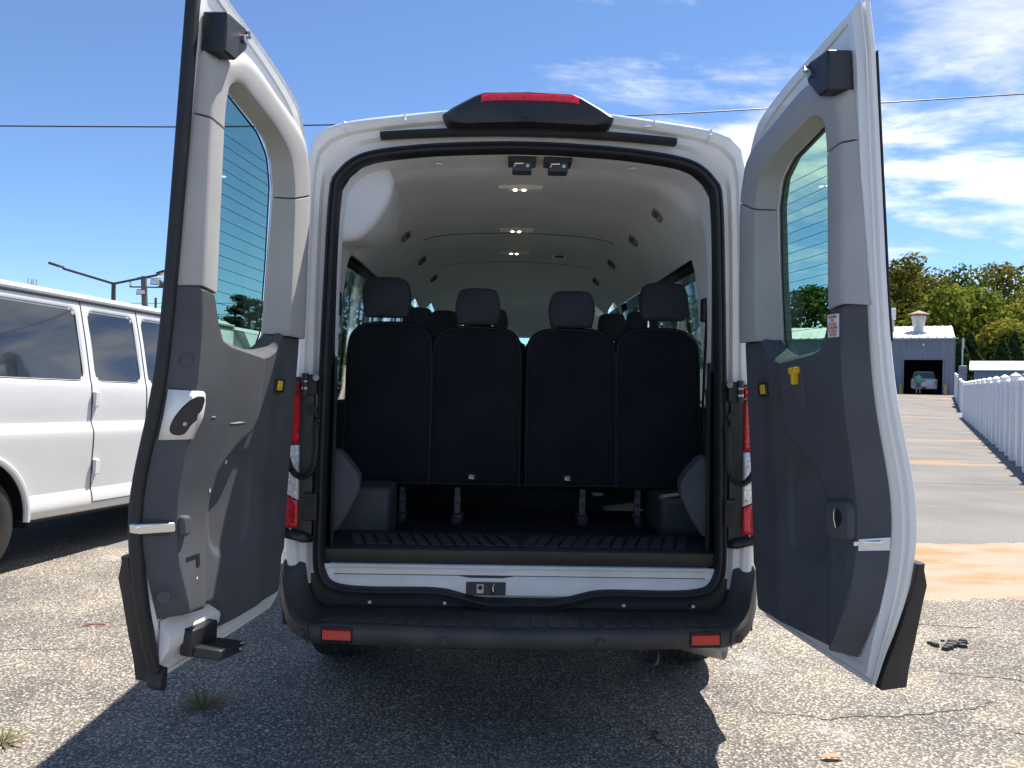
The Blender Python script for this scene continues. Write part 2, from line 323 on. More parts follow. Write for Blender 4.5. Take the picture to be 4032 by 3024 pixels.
chips('loose_pebbles', 700, -3.2, 3.4, 1.9, 6.0, 0.006, 0.016, pale, 'loose pale pebbles scattered over the lot', inlot)

# ================================================================== MAIN VAN
YAW = R(0.7)
VAN = empty('passenger_van', (0.045, 3.08, 0), (0, 0, YAW), 'white high-roof passenger van seen from behind with both rear doors swung open', 'van')
mir = lambda P: [(-x, z) for x, z in P[::-1]]
NH = 40
def arch(half):                       # half profile from right bottom to top centre -> full arch left bottom..right bottom
    h = resample(cat_rom(half, 6), NH); return [(-x, z) for x, z in h] + [(x, z) for x, z in h[::-1]][1:]
PA = [(.806,.60),(.806,.82),(.802,1.27),(.80,1.83),(.786,2.16),(.76,2.245),(.66,2.325),(.445,2.363),(.2,2.38),(0,2.384)]
PB = [(.925,.60),(.935,.82),(.908,1.45),(.885,2.07),(.868,2.34),(.818,2.417),(.727,2.447),(.5,2.478),(.25,2.51),(0,2.53)]
PC = [(1.0,.42),(1.03,.9),(1.025,1.25),(.99,1.7),(.945,2.1),(.915,2.3),(.865,2.43),(.74,2.50),(.4,2.545),(0,2.55)]
A, B_, C_ = arch(PA), arch(PB), arch(PC)
lerp = lambda P, Q, t: [(p[0]+(q[0]-p[0])*t, p[1]+(q[1]-p[1])*t) for p, q in zip(P, Q)]
at = lambda P, y: [(x, y, z) for x, z in P]
# jamb: painted inner return around the opening
m = MB(); m.loft([at(A, .05), at(A, .03), at(lerp(A, B_, .30), .028), at(lerp(A, B_, .42), .012), at(lerp(A, B_, .62), .010), at(lerp(A, B_, .70), -.006)])
m.build('door_jamb', jamb, VAN)
WIN = [(.70, 1.80), (1.92, 2.98), (3.10, 3.95)]; WZ = (1.30, 2.02)
ysec = [.06, .16, .35, .70, 1.8, 1.92, 2.98, 3.10, 3.95, 4.25]
def inwin(y, z): return any(a - .001 <= y <= b + .001 for a, b in WIN) and WZ[0] < z < WZ[1]
def shell(rings, skip=True):
    m = MB(); n = len(rings[0]); m.v = [p for r in rings for p in r]
    for i in range(len(rings)-1):
        for j in range(n-1):
            q = [rings[i][j], rings[i][j+1], rings[i+1][j+1], rings[i+1][j]]
            cy_, cz_ = sum(p[1] for p in q)/4, sum(p[2] for p in q)/4
            if skip and inwin(cy_, cz_) and abs(q[0][0]) > .6: continue
            a = i*n + j; m.f.append((a, a+1, a+1+n, a+n))
    return m
rings = [at(lerp(A, B_, .70), -.006), at(lerp(A, B_, .85), -.016), at(lerp(A, B_, .96), -.012), at(B_, .004), at(lerp(B_, C_, .35), .04), at(lerp(B_, C_, .75), .16), at(C_, .35)] + [at(C_, y) for y in ysec[3:]]
shell(rings).build('body', paint, VAN)
# cab front: windshield posts, bonnet
m = MB(); fr = [(y, zt, hw) for y, zt, hw in ((4.25, 2.50, .9), (4.45, 2.3, .9), (5.05, 1.45, .95), (5.3, 1.22, .95), (5.75, 1.05, .85), (5.85, .55, .8))]
for sx in (-1, 1): m.loft([[(sx*.98, y, .45), (sx*hw, y, zt), (sx*(hw - .09), y, zt)] for y, zt, hw in fr])
m.loft([[(x*hw, y, zt) for x in np.linspace(-1, 1, 7)] for y, zt, hw in fr[3:]]); m.loft([[(x*.9, y, z) for x in np.linspace(-1, 1, 7)] for y, z in ((4.2, 2.53), (4.45, 2.3), (4.46, 2.26))])
m.build('cab_front', paint, VAN)
m = MB(); m.loft([[(x, 4.42, 2.29) for x in np.linspace(-.84, .84, 9)], [(x, 5.12, 1.36) for x in np.linspace(-.88, .88, 9)]]); m.build('windshield', wglass, VAN, solid=.006)
m = MB(); m.loft([[(x, 4.35, .95), (x, 4.38, 1.22), (x, 4.6, 1.30), (x, 5.15, 1.33)] for x in (-.95, -.3, .3, .95)]); m.build('dashboard', plast, VAN)

# interior shell
PI_ = [(.915,.70),(.925,1.0),(.915,1.4),(.87,1.85),(.845,2.02),(.80,2.09),(.74,2.145),(.60,2.27),(.4,2.315),(0,2.335)]
def inner(y):
    k = sstep(2.9, 4.35, y); dz = -.24*k
    return [(x*(1-.05*k), z + dz*sstep(1.4, 2.2, z)) for x, z in arch(PI_)]
PS = [(.764,.60),(.766,.82),(.762,1.27),(.758,1.83),(.744,2.15),(.715,2.23),(.63,2.29),(.43,2.327),(.2,2.342),(0,2.345)]
S_ = arch(PS)
yi = [.34, .5, .70, 1.1, 1.8, 1.92, 2.4, 2.98, 3.10, 3.5, 3.95, 4.35]
def split(rings, test, withx=False):
    m = MB(); n = len(rings[0]); m.v = [p for r in rings for p in r]
    for i in range(len(rings)-1):
        for j in range(n-1):
            q = [rings[i][j], rings[i][j+1], rings[i+1][j+1], rings[i+1][j]]; cy_, cz_ = sum(p[1] for p in q)/4, sum(p[2] for p in q)/4
            if inwin(cy_, cz_) and abs(q[0][0]) > .6: continue
            if (test(q[0][0], cy_, cz_) if withx else test(cy_, cz_)): a = i*n + j; m.f.append((a, a+1, a+1+n, a+n))
    used = sorted({i for f in m.f for i in f}); mp = {k: i for i, k in enumerate(used)}
    m.v = [m.v[k] for k in used]; m.f = [tuple(mp[i] for i in f) for f in m.f]; return m
rr = [at(inner(y), y) for y in yi]
split(rr, lambda y, z: z > 1.42).build('headliner', headl, VAN)
[split(rr, lambda x, y, z, s_=s_: z <= 1.42 and x*s_ > 0, True).build('side_trim', plast, VAN) for s_ in (-1, 1)]
bs = arch(PI_)
tr = [at(S_, .03), at(lerp(S_, bs, .02), .10), at(lerp(S_, bs, .16), .17), at(lerp(S_, bs, .35), .22), at(lerp(S_, bs, .92), .25), at(bs, .34)]
split(tr, lambda y, z: z > 1.52).build('rear_header_trim', headl, VAN)
[split(tr, lambda x, y, z, s_=s_: z <= 1.52 and x*s_ > 0, True).build('rear_pillar_trim', plast, VAN) for s_ in (-1, 1)]
# panel joints across the headliner
for y in (1.62, 2.75):
    m = MB(); P = [(x, z-.004) for x, z in inner(y) if z > 2.2 and abs(x) < .62]; m.tube([(x, y, z+.003) for x, z in P], .003, 5); m.build('headliner_seam', trimd, VAN)
# side windows
for sx in (-1, 1):
    for a, b in WIN:
        m = MB(); zz = np.linspace(1.24, 2.08, 7)
        prof = [(itp(z, [.9, 1.25, 1.7, 2.1], [1.012, 1.008, .972, .928]), z) for z in zz]
        m.loft([[(sx*x, y, z) for x, z in prof] for y in (a-.04, b+.04)]); m.build('side_window', sglass, VAN, solid=.005)
        for zc_ in (1.28, 2.04): m = MB(); m.loft([[(sx*itp(z, [.9,1.7,2.1], [.985,.93,.89]), y, z) for z in (zc_-.03, zc_+.03)] for y in (a, b)]); m.build('window_gasket', rubber, VAN, solid=.02)
    for a, b in ((1.8, 1.92), (2.98, 3.10)):     # pillar liners between window openings
        m = MB(); m.loft([[(sx*(x+.002), y, z) for x, z in [(.99, 1.3), (.965, 1.7), (.93, 2.02)]] for y in (a, b)]); m.build('pillar_liner', headl, VAN)
# duct cover bulging out of the rear left corner
def duct():
    n = 15; rows = []
    for i in range(n):
        t = i/(n-1); y = .16 + .62*t; w = math.sin(math.pi*min(1, .30 + .70*(1-t)))**.8 * (1 - .35*t)
        P = [(-.80, 2.26), (-.66, 2.31), (-.58, 2.315), (-.555 - .06*t, 2.24), (-.60 - .04*t, 2.12 + .03*t), (-.69 - .03*t, 2.02 + .07*t), (-.80, 2.0 + .08*t), (-.87, 2.02)]
        rows.append([(x, y, z) for x, z in cat_rom(P, 4)])
    c0 = (-.74, 2.19); sh_ = lambda k, y: [(c0[0]+(x-c0[0])*k, y, c0[1]+(z-c0[1])*k) for x, _, z in rows[0]]
    rows = [sh_(.02, .118), sh_(.45, .120), sh_(.75, .127), sh_(.92, .140)] + rows
    m = MB(); m.loft(rows, False); e = rows[-1]; m.add(e + [(-.85, .86, 2.2)], [(i+1, i, len(e)) for i in range(len(e)-1)])
    m.build('duct_cover', headl, VAN, smooth=60)
duct()
# vents in the cove, lamps in the ceiling
def inner_pt(x, y):
    P = inner(y); P = [p for p in P if p[1] > 1.9]; xs = [p[0] for p in P]; zs = [p[1] for p in P]; z = float(np.interp(x, xs, zs))
    d = .02; sl = (float(np.interp(x+d, xs, zs)) - float(np.interp(x-d, xs, zs)))/(2*d); return z, sl
for sx in (-1, 1):
    for y in (.58, 1.25, 2.12, 3.0):
        x = sx*.640; z, sl = inner_pt(x, y); nn = Vector((-sx*.55, -.62, -.56)).normalized(); t = Vector((0, 0, 1)).cross(nn).normalized(); up_ = nn.cross(t).normalized(); c = Vector((x, y, z)) + nn*.020
        fr_ = MB(); fr_.prism([(-.024, 0), (0, -.040), (.024, 0), (0, .040)], lambda a, b: c - nn*.03 + t*a*1.5 + up_*b*1.5, lambda a, b: c + t*a + up_*b)
        v_ = fr_.build('air_vent', ventm, VAN)
        for k in range(3):
            q = MB(); o_ = -.010 + .010*k; hh = .020 if k == 1 else .012; q.prism([(o_-.0028, -hh), (o_+.0028, -hh), (o_+.0028, hh), (o_-.0028, hh)], lambda a, b: c + nn*.0005 + t*a + up_*b, lambda a, b: c + nn*.002 + t*a + up_*b)
            q.build('vent_louvre', blackp, v_)
for y in (.50, 1.50, 2.30):
    z, _ = inner_pt(-.02, y); m = MB(); m.box(-.12, .09, y-.025, y+.03, z-.018, z+.004); L = m.build('ceiling_lamp', lensm, VAN, bevel=.006)
    for dx in (-.028, .012): q = MB(); q.disc((dx-.012, y-.005, z-.0225), (0, 0, 1), .008, .006, 10); q.build('led', ledm, L)
z, _ = inner_pt(.30, 2.35); m = MB(); m.box(.25, .35, 2.32, 2.38, z-.03, z+.01); L = m.build('reading_lamp', lensm, VAN, bevel=.008); q = MB(); q.box(.27, .33, 2.30, 2.318, z-.026, z-.012); q.build('lamp_bezel', plast, L)
for x0, x1 in ((-.076, .039), (.071, .186)):   # latch catches under the header
    m = MB(); m.box(x0, x1, .055, .15, 2.322, 2.352); L = m.build('latch_catch', blackp, VAN, bevel=.004)
    q = MB(); q.box(x0+.018, x1-.018, .05, .12, 2.283, 2.3225); b_ = q.build('catch_housing', plast, L, bevel=.003)
    q = MB(); c = (x0+x1)/2; q.tube([(c-.03, .046, 2.298), (c-.03, .044, 2.310), (c+.005, .044, 2.312)], .004, 6); q.build('striker_bar', chrome, L)
    q = MB(); q.disc((c+.022, .048, 2.303), (0, -1, 0), .008, .006, 10); q.build('catch_bolt', steel, L)
for x in (-.36, .44): m = MB(); m.disc((x, .10, 2.319 if x < 0 else 2.316), (0, 0, -1), .018, .006, 14); m.build('trim_clip', headl, VAN)

# floor, scuff plate, sill
m = MB(); m.box(-.93, .93, .30, 4.4, .66, .715); m.build('floor', fabric, VAN)
m = MB(); m.loft([[(x, y, z) for y, z in ((.038, .678), (.030, .69), (.030, .738), (.042, .748), (.31, .760), (.32, .72))] for x in (-.79, -.4, 0, .4, .79)]); sp = m.build('scuff_plate', blackp, VAN)
nt_ = 26
for i in range(nt_):
    x = -.66 + 1.32*i/(nt_-1); sl = .05 if x < 0 else -.05
    m = MB(); m.prism([(x-.019, .07), (x+.019, .07), (x+.019-sl, .24), (x-.019-sl, .24)], lambda a, b: (a, b, .7495 + (b-.042)*.0448), lambda a, b: (a, b, .7535 + (b-.042)*.0448)); m.build('tread_bar', plast, sp, bevel=.001)
m = MB(); prof = [(.045, .683), (.020, .680), (.014, .672), (.027, .662), (.029, .652), (.029, .638), (.015, .626), (.010, .612), (.010, .565), (.03, .53)]
xs = [-.81, -.79, -.77, -.75, -.72, -.68, -.25, -.20, -.07, -.02, .68, .72, .75, .77, .79, .81]
m.loft([[(x, y + (.0 if abs(x) < .76 else (y-.012)*-.8), max(z - (.008 if -.21 < x < -.06 and .62 < z < .67 else 0), itp(abs(x), [.68, .72, .75, .79, .81], [.55, .575, .60, .645, .66]))) for y, z in prof] for x in xs]); sill = m.build('door_sill', jamb, VAN, smooth=30)
m = MB(); m.box(-.85, .85, .028, .05, .47, .64); m.build('sill_backing', blackp, VAN)
m = MB(); m.box(-.215, -.056, .004, .03, .566, .617); sk = m.build('latch_plate', plast, VAN, bevel=.002)
q = MB(); q.box(-.172, -.145, .000, .004, .575, .611); q.build('striker_plate', steel, sk); q = MB(); q.disc((-.158, -.0005, .598), (0, -1, 0), .009, .003, 12); q.build('striker_bolt', rubber, sk)
q = MB(); q.tube([(-.105, .002, .572), (-.107, -.012, .585), (-.107, -.012, .602), (-.105, .002, .612)], .0035, 6); q.build('striker_loop', chrome, sk)

# weather seal round the whole opening
SO = [(0,.508),(.13,.508),(.24,.533),(.34,.553),(.6,.553),(.72,.562),(.785,.588),(.82,.645),(.829,.73),(.826,.93),(.82,1.3),(.803,1.83),(.788,2.16),(.762,2.245),(.66,2.325),(.445,2.363),(.2,2.380),(0,2.385)]
so = SO + [(-x, z) for x, z in SO[-2:0:-1]]; so = cat_rom(so, 6, True); so = resample(so + so[:1], 241)[:-1]
def offs(P, d):
    n = len(P); out = []
    for i in range(n):
        a, b = P[i-2], P[(i+2) % n]; t = np.array([b[0]-a[0], b[1]-a[1]]); t /= np.linalg.norm(t); out.append((P[i][0]-t[1]*d, P[i][1]+t[0]*d))
    return out
m = MB(); prof = [(0, .02), (.001, -.012), (.006, -.021), (.012, -.022), (.015, -.015), (.018, -.014), (.021, -.023), (.027, -.026), (.032, -.024), (.037, -.012), (.041, .0), (.043, .03)]
m.loft([at(offs(so, d), y) for d, y in prof] , True); m.f = m.f; m.build('weather_seal', rubber, VAN, smooth=50)

# bumper
ST = [(-.965,.20,.71,.56,-.90,.22,.715),(-.955,.08,.705,.555,-.885,.10,.71),(-.945,.0,.69,.545,-.872,.04,.705),(-.925,-.065,.645,.51,-.858,.01,.675),(-.875,-.135,.54,.45,-.838,.005,.575),(-.80,-.175,.502,.425,-.795,.02,.515)]
ST += [(x, -.23 + .086*(x*x), .502, .425 - .004*(1-abs(x)), x*.995, .03, .513) for x in np.linspace(-.72, .72, 13)]
ST += [(-s_[0], s_[1], s_[2], s_[3], -s_[4], s_[5], s_[6]) for s_ in ST[5::-1]]
def bsec(xf, yf, zt, zb, xb, yb, zbk):
    q = lambda t, z: (xb + (xf-xb)*t, yb + (yf-yb)*t, z); h = zt - zb; s = 1 if xf > 0 else -1; ex = .004*s if abs(xf) > .82 else 0
    return [q(0, zbk), q(.5, zbk + (zt-zbk)*.6), q(.9, zt+.001), q(.97, zt), (xf, yf, zt-.006), (xf+ex, yf-.006, zt-.016), (xf+ex, yf-.004, zb+.03), (xf+ex*.5, yf+.004, zb+.012), (xf*.995, yf+.02, zb), (xf*.98, yf+.09, zb-.012), (xf*.97, yf+.2, zb-.005)]
BS = cat_rom([sum(([*p] for p in bsec(*s_)), []) for s_ in ST], 4)
m = MB(); m.loft([[tuple(r_[3*k:3*k+3]) for k in range(11)] for r_ in BS]); bump = m.build('rear_bumper', bumperm, VAN, smooth=35)
yf = lambda x: itp(abs(x), [0, .4, .72, .80, .865], [-.23, -.216, -.185, -.175, -.145])
for i in range(23):                                      # moulded step pads
    x = -.74 + 1.48*i/22; sl = .05*x
    m = MB(); m.prism([(x-.026-sl*.0, yf(x)+.03), (x+.022, yf(x)+.03), (x+.020-sl*1.4, yf(x)+.145), (x-.024-sl*1.4, yf(x)+.145)], lambda a, b: (a, b, .5035), lambda a, b: (a, b, .5085)); m.build('step_pad', bumperm, bump, bevel=.002)
for x0, x1, sh in ((-.742, -.634, .012), (.645, .752, -.012)):
    m = MB(); zz = (.444, .487)
    m.loft([[(x, yf(x)-.004, zz[0]), (x, yf(x)-.013, zz[0]+.004), (x, yf(x)-.014, zz[1]-.004), (x, yf(x)-.006, zz[1])] for x in np.linspace(x0, x1, 6)], False, True, True); m.build('reflector', red2, bump)
    m = MB(); P = [(x0-.005, zz[0]-.005), (x1+.005, zz[0]-.005), (x1+.005, zz[1]+.005), (x0-.005, zz[1]+.005)]; P = [(x, yf(x)-.010, z) for x, z in P]; m.tube(P + P[:1], .0035, 5); m.build('reflector_rim', rubber, bump)
for x in (-.825, -.282, .296, .835):
    y0 = yf(x) - .004; m = MB(); m.disc((x, y0, .462), (0.3*(1 if x > .5 else -1 if x < -.5 else 0), -1, 0), .019, .006, 20, .016); s_ = m.build('parking_sensor', blackp, bump)
    q = MB(); q.disc((x, y0-.006, .462), (0, -1, 0), .010, .003, 16); q.build('sensor_face', plast, s_)
for sx in (-1, 1):
    m = MB(); m.tube([(sx*.80, -.178, .502), (sx*.80, -.184, .49), (sx*.80, -.182, .43)], .0025, 5); m.build('bumper_joint', rubber, bump)
for x in (-.60, -.30, .06, .42, .70): m = MB(); m.box(x-.006, x+.006, .0, .012, .528, .538); m.build('body_clip', white, bump)

# tail lights
for sx in (-1, 1):
    root = MB(); root.loft([[(sx*x, y, z) for x, y in ((.832, .02), (.834, -.008), (.88, -.018), (.945, -.012), (.985, .03), (1.0, .10))] for z in (.79, .83, 1.1, 1.40, 1.43)], False, False, False)
    T = root.build('tail_light', blackp, VAN)
    for nm, z0, z1, mt in (('red_lens', 1.165, 1.415, red), ('clear_lens', .945, 1.16, clear), ('red_lens', .832, .94, red)):
        k = MB(); n = 7; sl = .05 if nm == 'clear_lens' else 0
        def zr(x, z0=z0, z1=z1):
            d = (x - .89)*.55; a = z0 + (d if z0 > .9 and z0 < 1.0 else (0 if z0 > 1.0 else 0)); b = z1 + (d if z1 < 1.0 else 0 if z1 < 1.2 else -.25*max(0, .90-x)); return a, b
        rows = []
        for x, y in ((.883, -.021), (.888, -.030), (.92, -.034), (.955, -.026), (.985, .0), (1.003, .05)):
            a, b = zr(x); rows.append([(sx*x, y, a + (b-a)*i/(n-1)) for i in range(n)])
        k.loft(rows, False, False, False); k.build(nm, mt, T, solid=.003)
    for i in range(7):   # little bulb facets inside the lens
        k = MB(); k.box(sx*.890 if sx > 0 else -.912, sx*.912 if sx > 0 else -.890, -.037, -.033, 1.18+.033*i, 1.192+.033*i); k.build('lens_facet', red2, T)
    # plastic cheek below the lamp and painted pocket
    k = MB(); k.loft([[(sx*.83, -.01, .772), (sx*.86, -.035, .775), (sx*.93, -.06, .80), (sx*.98, -.02, .815)], [(sx*.83, -.01, .80), (sx*.86, -.02, .815), (sx*.93, -.04, .826), (sx*.98, -.0, .83)]], False); k.build('lamp_ledge', blackp, VAN, solid=.006)
    # hinge with check arms
    h_ = MB(); h_.box(sx*.838-.022, sx*.838+.022, -.045, .0, 1.36, 1.44); H = h_.build('door_hinge', blackp, VAN, bevel=.004)
    k = MB(); k.disc((sx*.858, -.05, 1.355), (0, 0, 1), .013, .09, 14); k.build('hinge_pin', blackp, H)
    k = MB(); k.disc((sx*.858, -.051, 1.382), (0, 0, 1), .0138, .008, 14); k.disc((sx*.858, -.051, 1.41), (0, 0, 1), .0138, .006, 14); k.build('hinge_bush', steel, H)
    k = MB(); k.disc((sx*.815, -.047, 1.428), (0, -1, 0), .013, .008, 12); k.build('hinge_bolt', steel, H)
    for zz in (1.368, 1.412): k = MB(); k.tube([(sx*.858, -.05, zz), (sx*.90, -.07, zz+.004), (sx*.95, -.10, zz+.004)], .006, 6); k.build('check_arm', blackp, H)
    k = MB(); k.box(sx*.838-.026, sx*.838+.026, -.03, -.004, .86, .97); k.build('door_hinge', blackp, VAN, bevel=.004)
    for zz in (1.30, .935): k = MB(); k.disc((sx*.835, -.02, zz), (0, -1, 0), .019, .014, 16); k.build('grommet', rubber, VAN)
    # corrugated cable hose
    P = [(sx*.815, .0, 1.262), (sx*.814, -.04, 1.235), (sx*.812, -.055, 1.13), (sx*.826, -.07, 1.062), (sx*.86, -.085, 1.042), (sx*.893, -.095, 1.07), (sx*.915, -.10, 1.13), (sx*.935, -.10, 1.16)]
    P = cat_rom(P, 16); k = MB(); k.tube(P, [.0125 + .0022*math.sin(i*1.9) for i in range(len(P))], 10); k.build('cable_hose', rubber, VAN, smooth=60)
    # interior corner pocket and belt anchor
    k = MB(); k.prism([(.80, 1.125), (.755, 1.118), (.70, 1.055), (.672, 1.01), (.675, .955), (.72, .86), (.765, .79), (.80, .77)], lambda x, z: (sx*x, .14, z), lambda x, z: (sx*(x+.02), .30, z)); k.build('corner_pocket', trimd, VAN, bevel=.02)
    k = MB(); k.box(sx*.86-.018, sx*.86+.018, .48, .54, 1.72, 1.83); k.build('belt_anchor', blackp, VAN, bevel=.008)
    k = MB(); k.loft([[(sx*.862, .47, 1.75), (sx*.862, .51, 1.75)], [(sx*.885, .60, 1.3), (sx*.885, .64, 1.3)], [(sx*.89, .62, .9), (sx*.89, .66, .9)]]); k.build('seat_belt', rubber, VAN, solid=.003)
m = MB(); m.box(-.86, -.575, .32, .60, .71, .945); m.build('wheel_well_cover', plast, VAN, bevel=.025)
m = MB(); m.box(.66, .86, .45, .86, .71, .90); m.build('wheel_well_cover', plast, VAN, bevel=.025)

# roof edge: gasket strip, brake light pod
m = MB(); P = [(x, 2.396 + .027*(1-(x/.59)**2)) for x in np.linspace(-.585, .594, 25)]
m.loft([[(x, .012, z-.014), (x, -.022, z-.013), (x, -.030, z-.004), (x, -.028, z+.008), (x, -.018, z+.013), (x, .01, z+.013)] for x, z in P], False, True, True); m.build('drip_gasket', rubber, VAN)
m = MB(); k_ = [(-.338, 2.462), (-.325, 2.440), (-.30, 2.428), (-.255, 2.424), (0, 2.434), (.255, 2.426), (.30, 2.430), (.326, 2.442), (.338, 2.464), (.30, 2.49), (.215, 2.538), (.18, 2.552), (0, 2.558), (-.18, 2.552), (-.215, 2.538), (-.30, 2.49)]
cen = lambda P, f, dz: [(x*f, (z-2.47)*f + 2.47 + dz) for x, z in P]
m.loft([at(cen(k_, .80, -.004), -.088), at(cen(k_, .93, 0), -.085), at(cen(k_, .99, 0), -.072), at(k_, -.03), at(cen(k_, 1.0, .0), .10), at(cen(k_, .96, -.02), .34)], True, True, True); bl = m.build('brake_light', blackp, VAN, smooth=35)
m = MB(); m.loft([[(x, y - .0, z) for x, y, z in ((a, -.074, b-.018), (a, -.094, b-.014), (a, -.094, b+.012), (a, -.070, b+.018))] for a, b in [(-.185, 2.520), (-.17, 2.527), (-.1, 2.531), (0, 2.532), (.1, 2.531), (.175, 2.527), (.195, 2.520)]], False, True, True); m.build('red_lens', red, bl)
m = MB(); m.disc((-.01, -.088, 2.462), (0, -1, 0), .012, .006, 16); m.build('camera_eye', blackp, bl)
for x in (-.49, .505):      # pressed beads in the roof edge
    m = MB(); m.tube(cat_rom([(x, -.014, 2.478), (x, -.018, 2.462), (x+.01*(1 if x < 0 else -1), -.018, 2.452), (x+.05*(1 if x < 0 else -1), -.017, 2.451)], 5), .004, 6); m.build('roof_bead', paint, VAN)
for x in (-.735, .735):
    m = MB(); m.tube([(x, .03, 2.456), (x, -.006, 2.447), (x*.995, -.014, 2.425), (x*.985, -.004, 2.395)], .006, 6); m.build('roof_joint', jamb, VAN)

# underside
for sx in (-1, 1):
    m = MB(); n = 40
    prof = [(.77, .30), (.765, .335), (.78, .347), (.88, .350), (.97, .347), (.99, .335), (.985, .30), (.98, .22), (.77, .22)]
    m.loft([[(sx*x, 0.93 + r_*math.cos(2*math.pi*k/n), .357 + r_*math.sin(2*math.pi*k/n)) for x, r_ in prof] for k in range(n+1)], False); w = m.build('rear_wheel', tyre, VAN)
    for gx in (.815, .855, .905, .945):
        q = MB(); q.loft([[(sx*x, 0.93 + .3512*math.cos(2*math.pi*k/n), .357 + .3512*math.sin(2*math.pi*k/n)) for x in (gx-.004, gx+.004)] for k in range(n+1)]); q.build('tread_groove', rubber, w)
m = MB(); m.tube([(.30, .75, .375), (.60, .10, .385), (.70, -.02, .39), (.80, -.10, .392)], .034, 16, False); m.build('tailpipe', pipem, VAN, solid=.003)
m = MB(); m.tube(cat_rom([(.475, .08, .44), (.475, .0, .37), (.49, -.03, .325), (.535, -.04, .315), (.55, -.02, .345), (.55, .06, .44)], 5), .011, 8); m.build('tow_hook', blackp, VAN)
m = MB(); m.box(-.80, .80, .15, 4.6, .43, .64); m.build('underbody', rubber, VAN)
for sx in (-1, 1): m = MB(); m.box(sx*.86-.12, sx*.86+.12, .12, .55, .40, .60); m.build('wheel_arch_liner', rubber, VAN)

# seats
def seat(x, y, tilt, w, zt, head, front=False, simple=False):
    lean = lambda z: y + (z - .9)*tilt
    P = lambda hw, z0, z1, k: [(-hw, z0+.02), (-hw+.025, z0), (hw-.025, z0), (hw, z0+.02), (hw, z0+(z1-z0)*.45), (hw*.99, z1-.14), (hw*.86, z1-.045), (hw*.55, z1-.008), (0, z1), (-hw*.55, z1-.008), (-hw*.86, z1-.045), (-hw*.99, z1-.14), (-hw, z0+(z1-z0)*.45)]
    base = cat_rom(P(w/2, .90, zt, 0), 4, True); cz_ = (.90+zt)/2
    m = MB(); secs = [(-.058, .02), (-.0575, .35), (-.056, .62), (-.053, .82), (-.047, .93), (-.030, .985), (0, 1.0), (.06, 1.0), (.09, .96), (.10, .7)]
    m.loft([[(x + px_*s_, lean(cz_ + (pz - cz_)*s_) + dy, cz_ + (pz - cz_)*s_) for px_, pz in base] for dy, s_ in secs], True, True, True)
    S = m.build('seat', fabric, VAN, smooth=50)
    m = MB(); m.tube([(x + a*.955, lean(cz_ + (b-cz_)*.965) - .0455, cz_ + (b-cz_)*.965) for a, b in base + base[:1]], .0035, 5); m.build('seat_piping', vinyl, S)
    hx, hz0, hz1, hw, hy = head
    hb = cat_rom([(-hw*.90, hz0+.012), (-hw*.78, hz0), (0, hz0-.002), (hw*.78, hz0), (hw*.90, hz0+.012), (hw, hz0+(hz1-hz0)*.42), (hw*.93, hz1-.045), (hw*.72, hz1-.008), (0, hz1), (-hw*.72, hz1-.008), (-hw*.93, hz1-.045), (-hw, hz0+(hz1-hz0)*.42)], 4, True); hc = (hz0+hz1)/2
    m = MB(); m.loft([[(hx + a*s_, hy + (b-hc)*tilt*.8 + dy, hc + (b-hc)*s_) for a, b in hb] for dy, s_ in ((-.045, .5), (-.045, .82), (-.038, .95), (-.015, 1.0), (.03, 1.0), (.055, .92), (.06, .6))], True, True, True); m.build('headrest', fabric2, S, smooth=50)
    if not simple:
        m = MB(); m.tube([(hx + a*.955, hy - .034 + (b-hc)*tilt*.8, hc + (b-hc)*.955) for a, b in hb + hb[:1]], .004, 5); m.build('headrest_piping', vinyl, S)
    for dx in (-.075, .075):
        q = MB(); q.disc((hx+dx, hy+.005, zt-.06), (0, 0, 1), .0065, hz0 - zt + .10, 8); q.build('headrest_post', chrome, S)
    m = MB(); m.box(x - w/2 + .02, x + w/2 - .02, y + .05, y + .48, .86, .98); m.build('seat_cushion', fabric, S, bevel=.04)
    return S
ROW = [(-.655, .78, .10, .445, 1.722, (-.68, 1.742, 1.945, .120, .86)), (-.215, .78, .10, .465, 1.708, (-.215, 1.712, 1.897, .115, .86)), (.265, .78, .10, .470, 1.705, (.265, 1.706, 1.893, .117, .86)), (.70, .78, .10, .440, 1.715, (.735, 1.750, 1.943, .121, .86))]
for i, a in enumerate(ROW):
    S = seat(*a)
    if i in (1, 2):
        x = a[0] - .012 + (.0 if i == 1 else -.005); z = .95; y = .78 + (z-.9)*.10 - .0535
        m = MB(); m.box(x-.018, x+.018, y-.002, y, z-.014, z+.014); t_ = m.build('anchor_tag', blackp, S)
        for b in ((-.006, .010, -.011, -.007), (-.007, -.002, -.007, .009), (.002, .006, -.004, .007), (-.014, -.010, -.002, .004), (-.016, -.008, -.008, -.004)):
            q = MB(); q.box(x+b[0], x+b[1], y-.0035, y-.0021, z+b[2], z+b[3]); q.build('tag_mark', white, t_)
for x, w in ((-.565, .046), (-.295, .060), (.32, .060), (.592, .044)):
    m = MB(); m.box(x-.016, x+.016, .70, .72, .765, .865); L = m.build('seat_bracket', dsteel, VAN, bevel=.003)
    q = MB(); q.disc((x, .7, .825), (0, -1, 0), .009, .004, 10); q.build('bracket_bolt', rubber, L)
    q = MB(); q.box(x-w/2, x+w/2, .66, .76, .715, .775); q.build('floor_latch', blackp, L, bevel=.012)
    q = MB(); q.box(x-.013, x+.013, .69, 1.0, .86, .90); q.build('seat_rail', blackp, L)
for x, y, w, hx in ((-.62, 1.74, .45, -.635), (-.14, 1.74, .45, -.16), (.78, 1.74, .30, .80)): seat(x, y, .10, w, 1.70, (hx, 1.72, 1.885, .105, y+.08), simple=True)
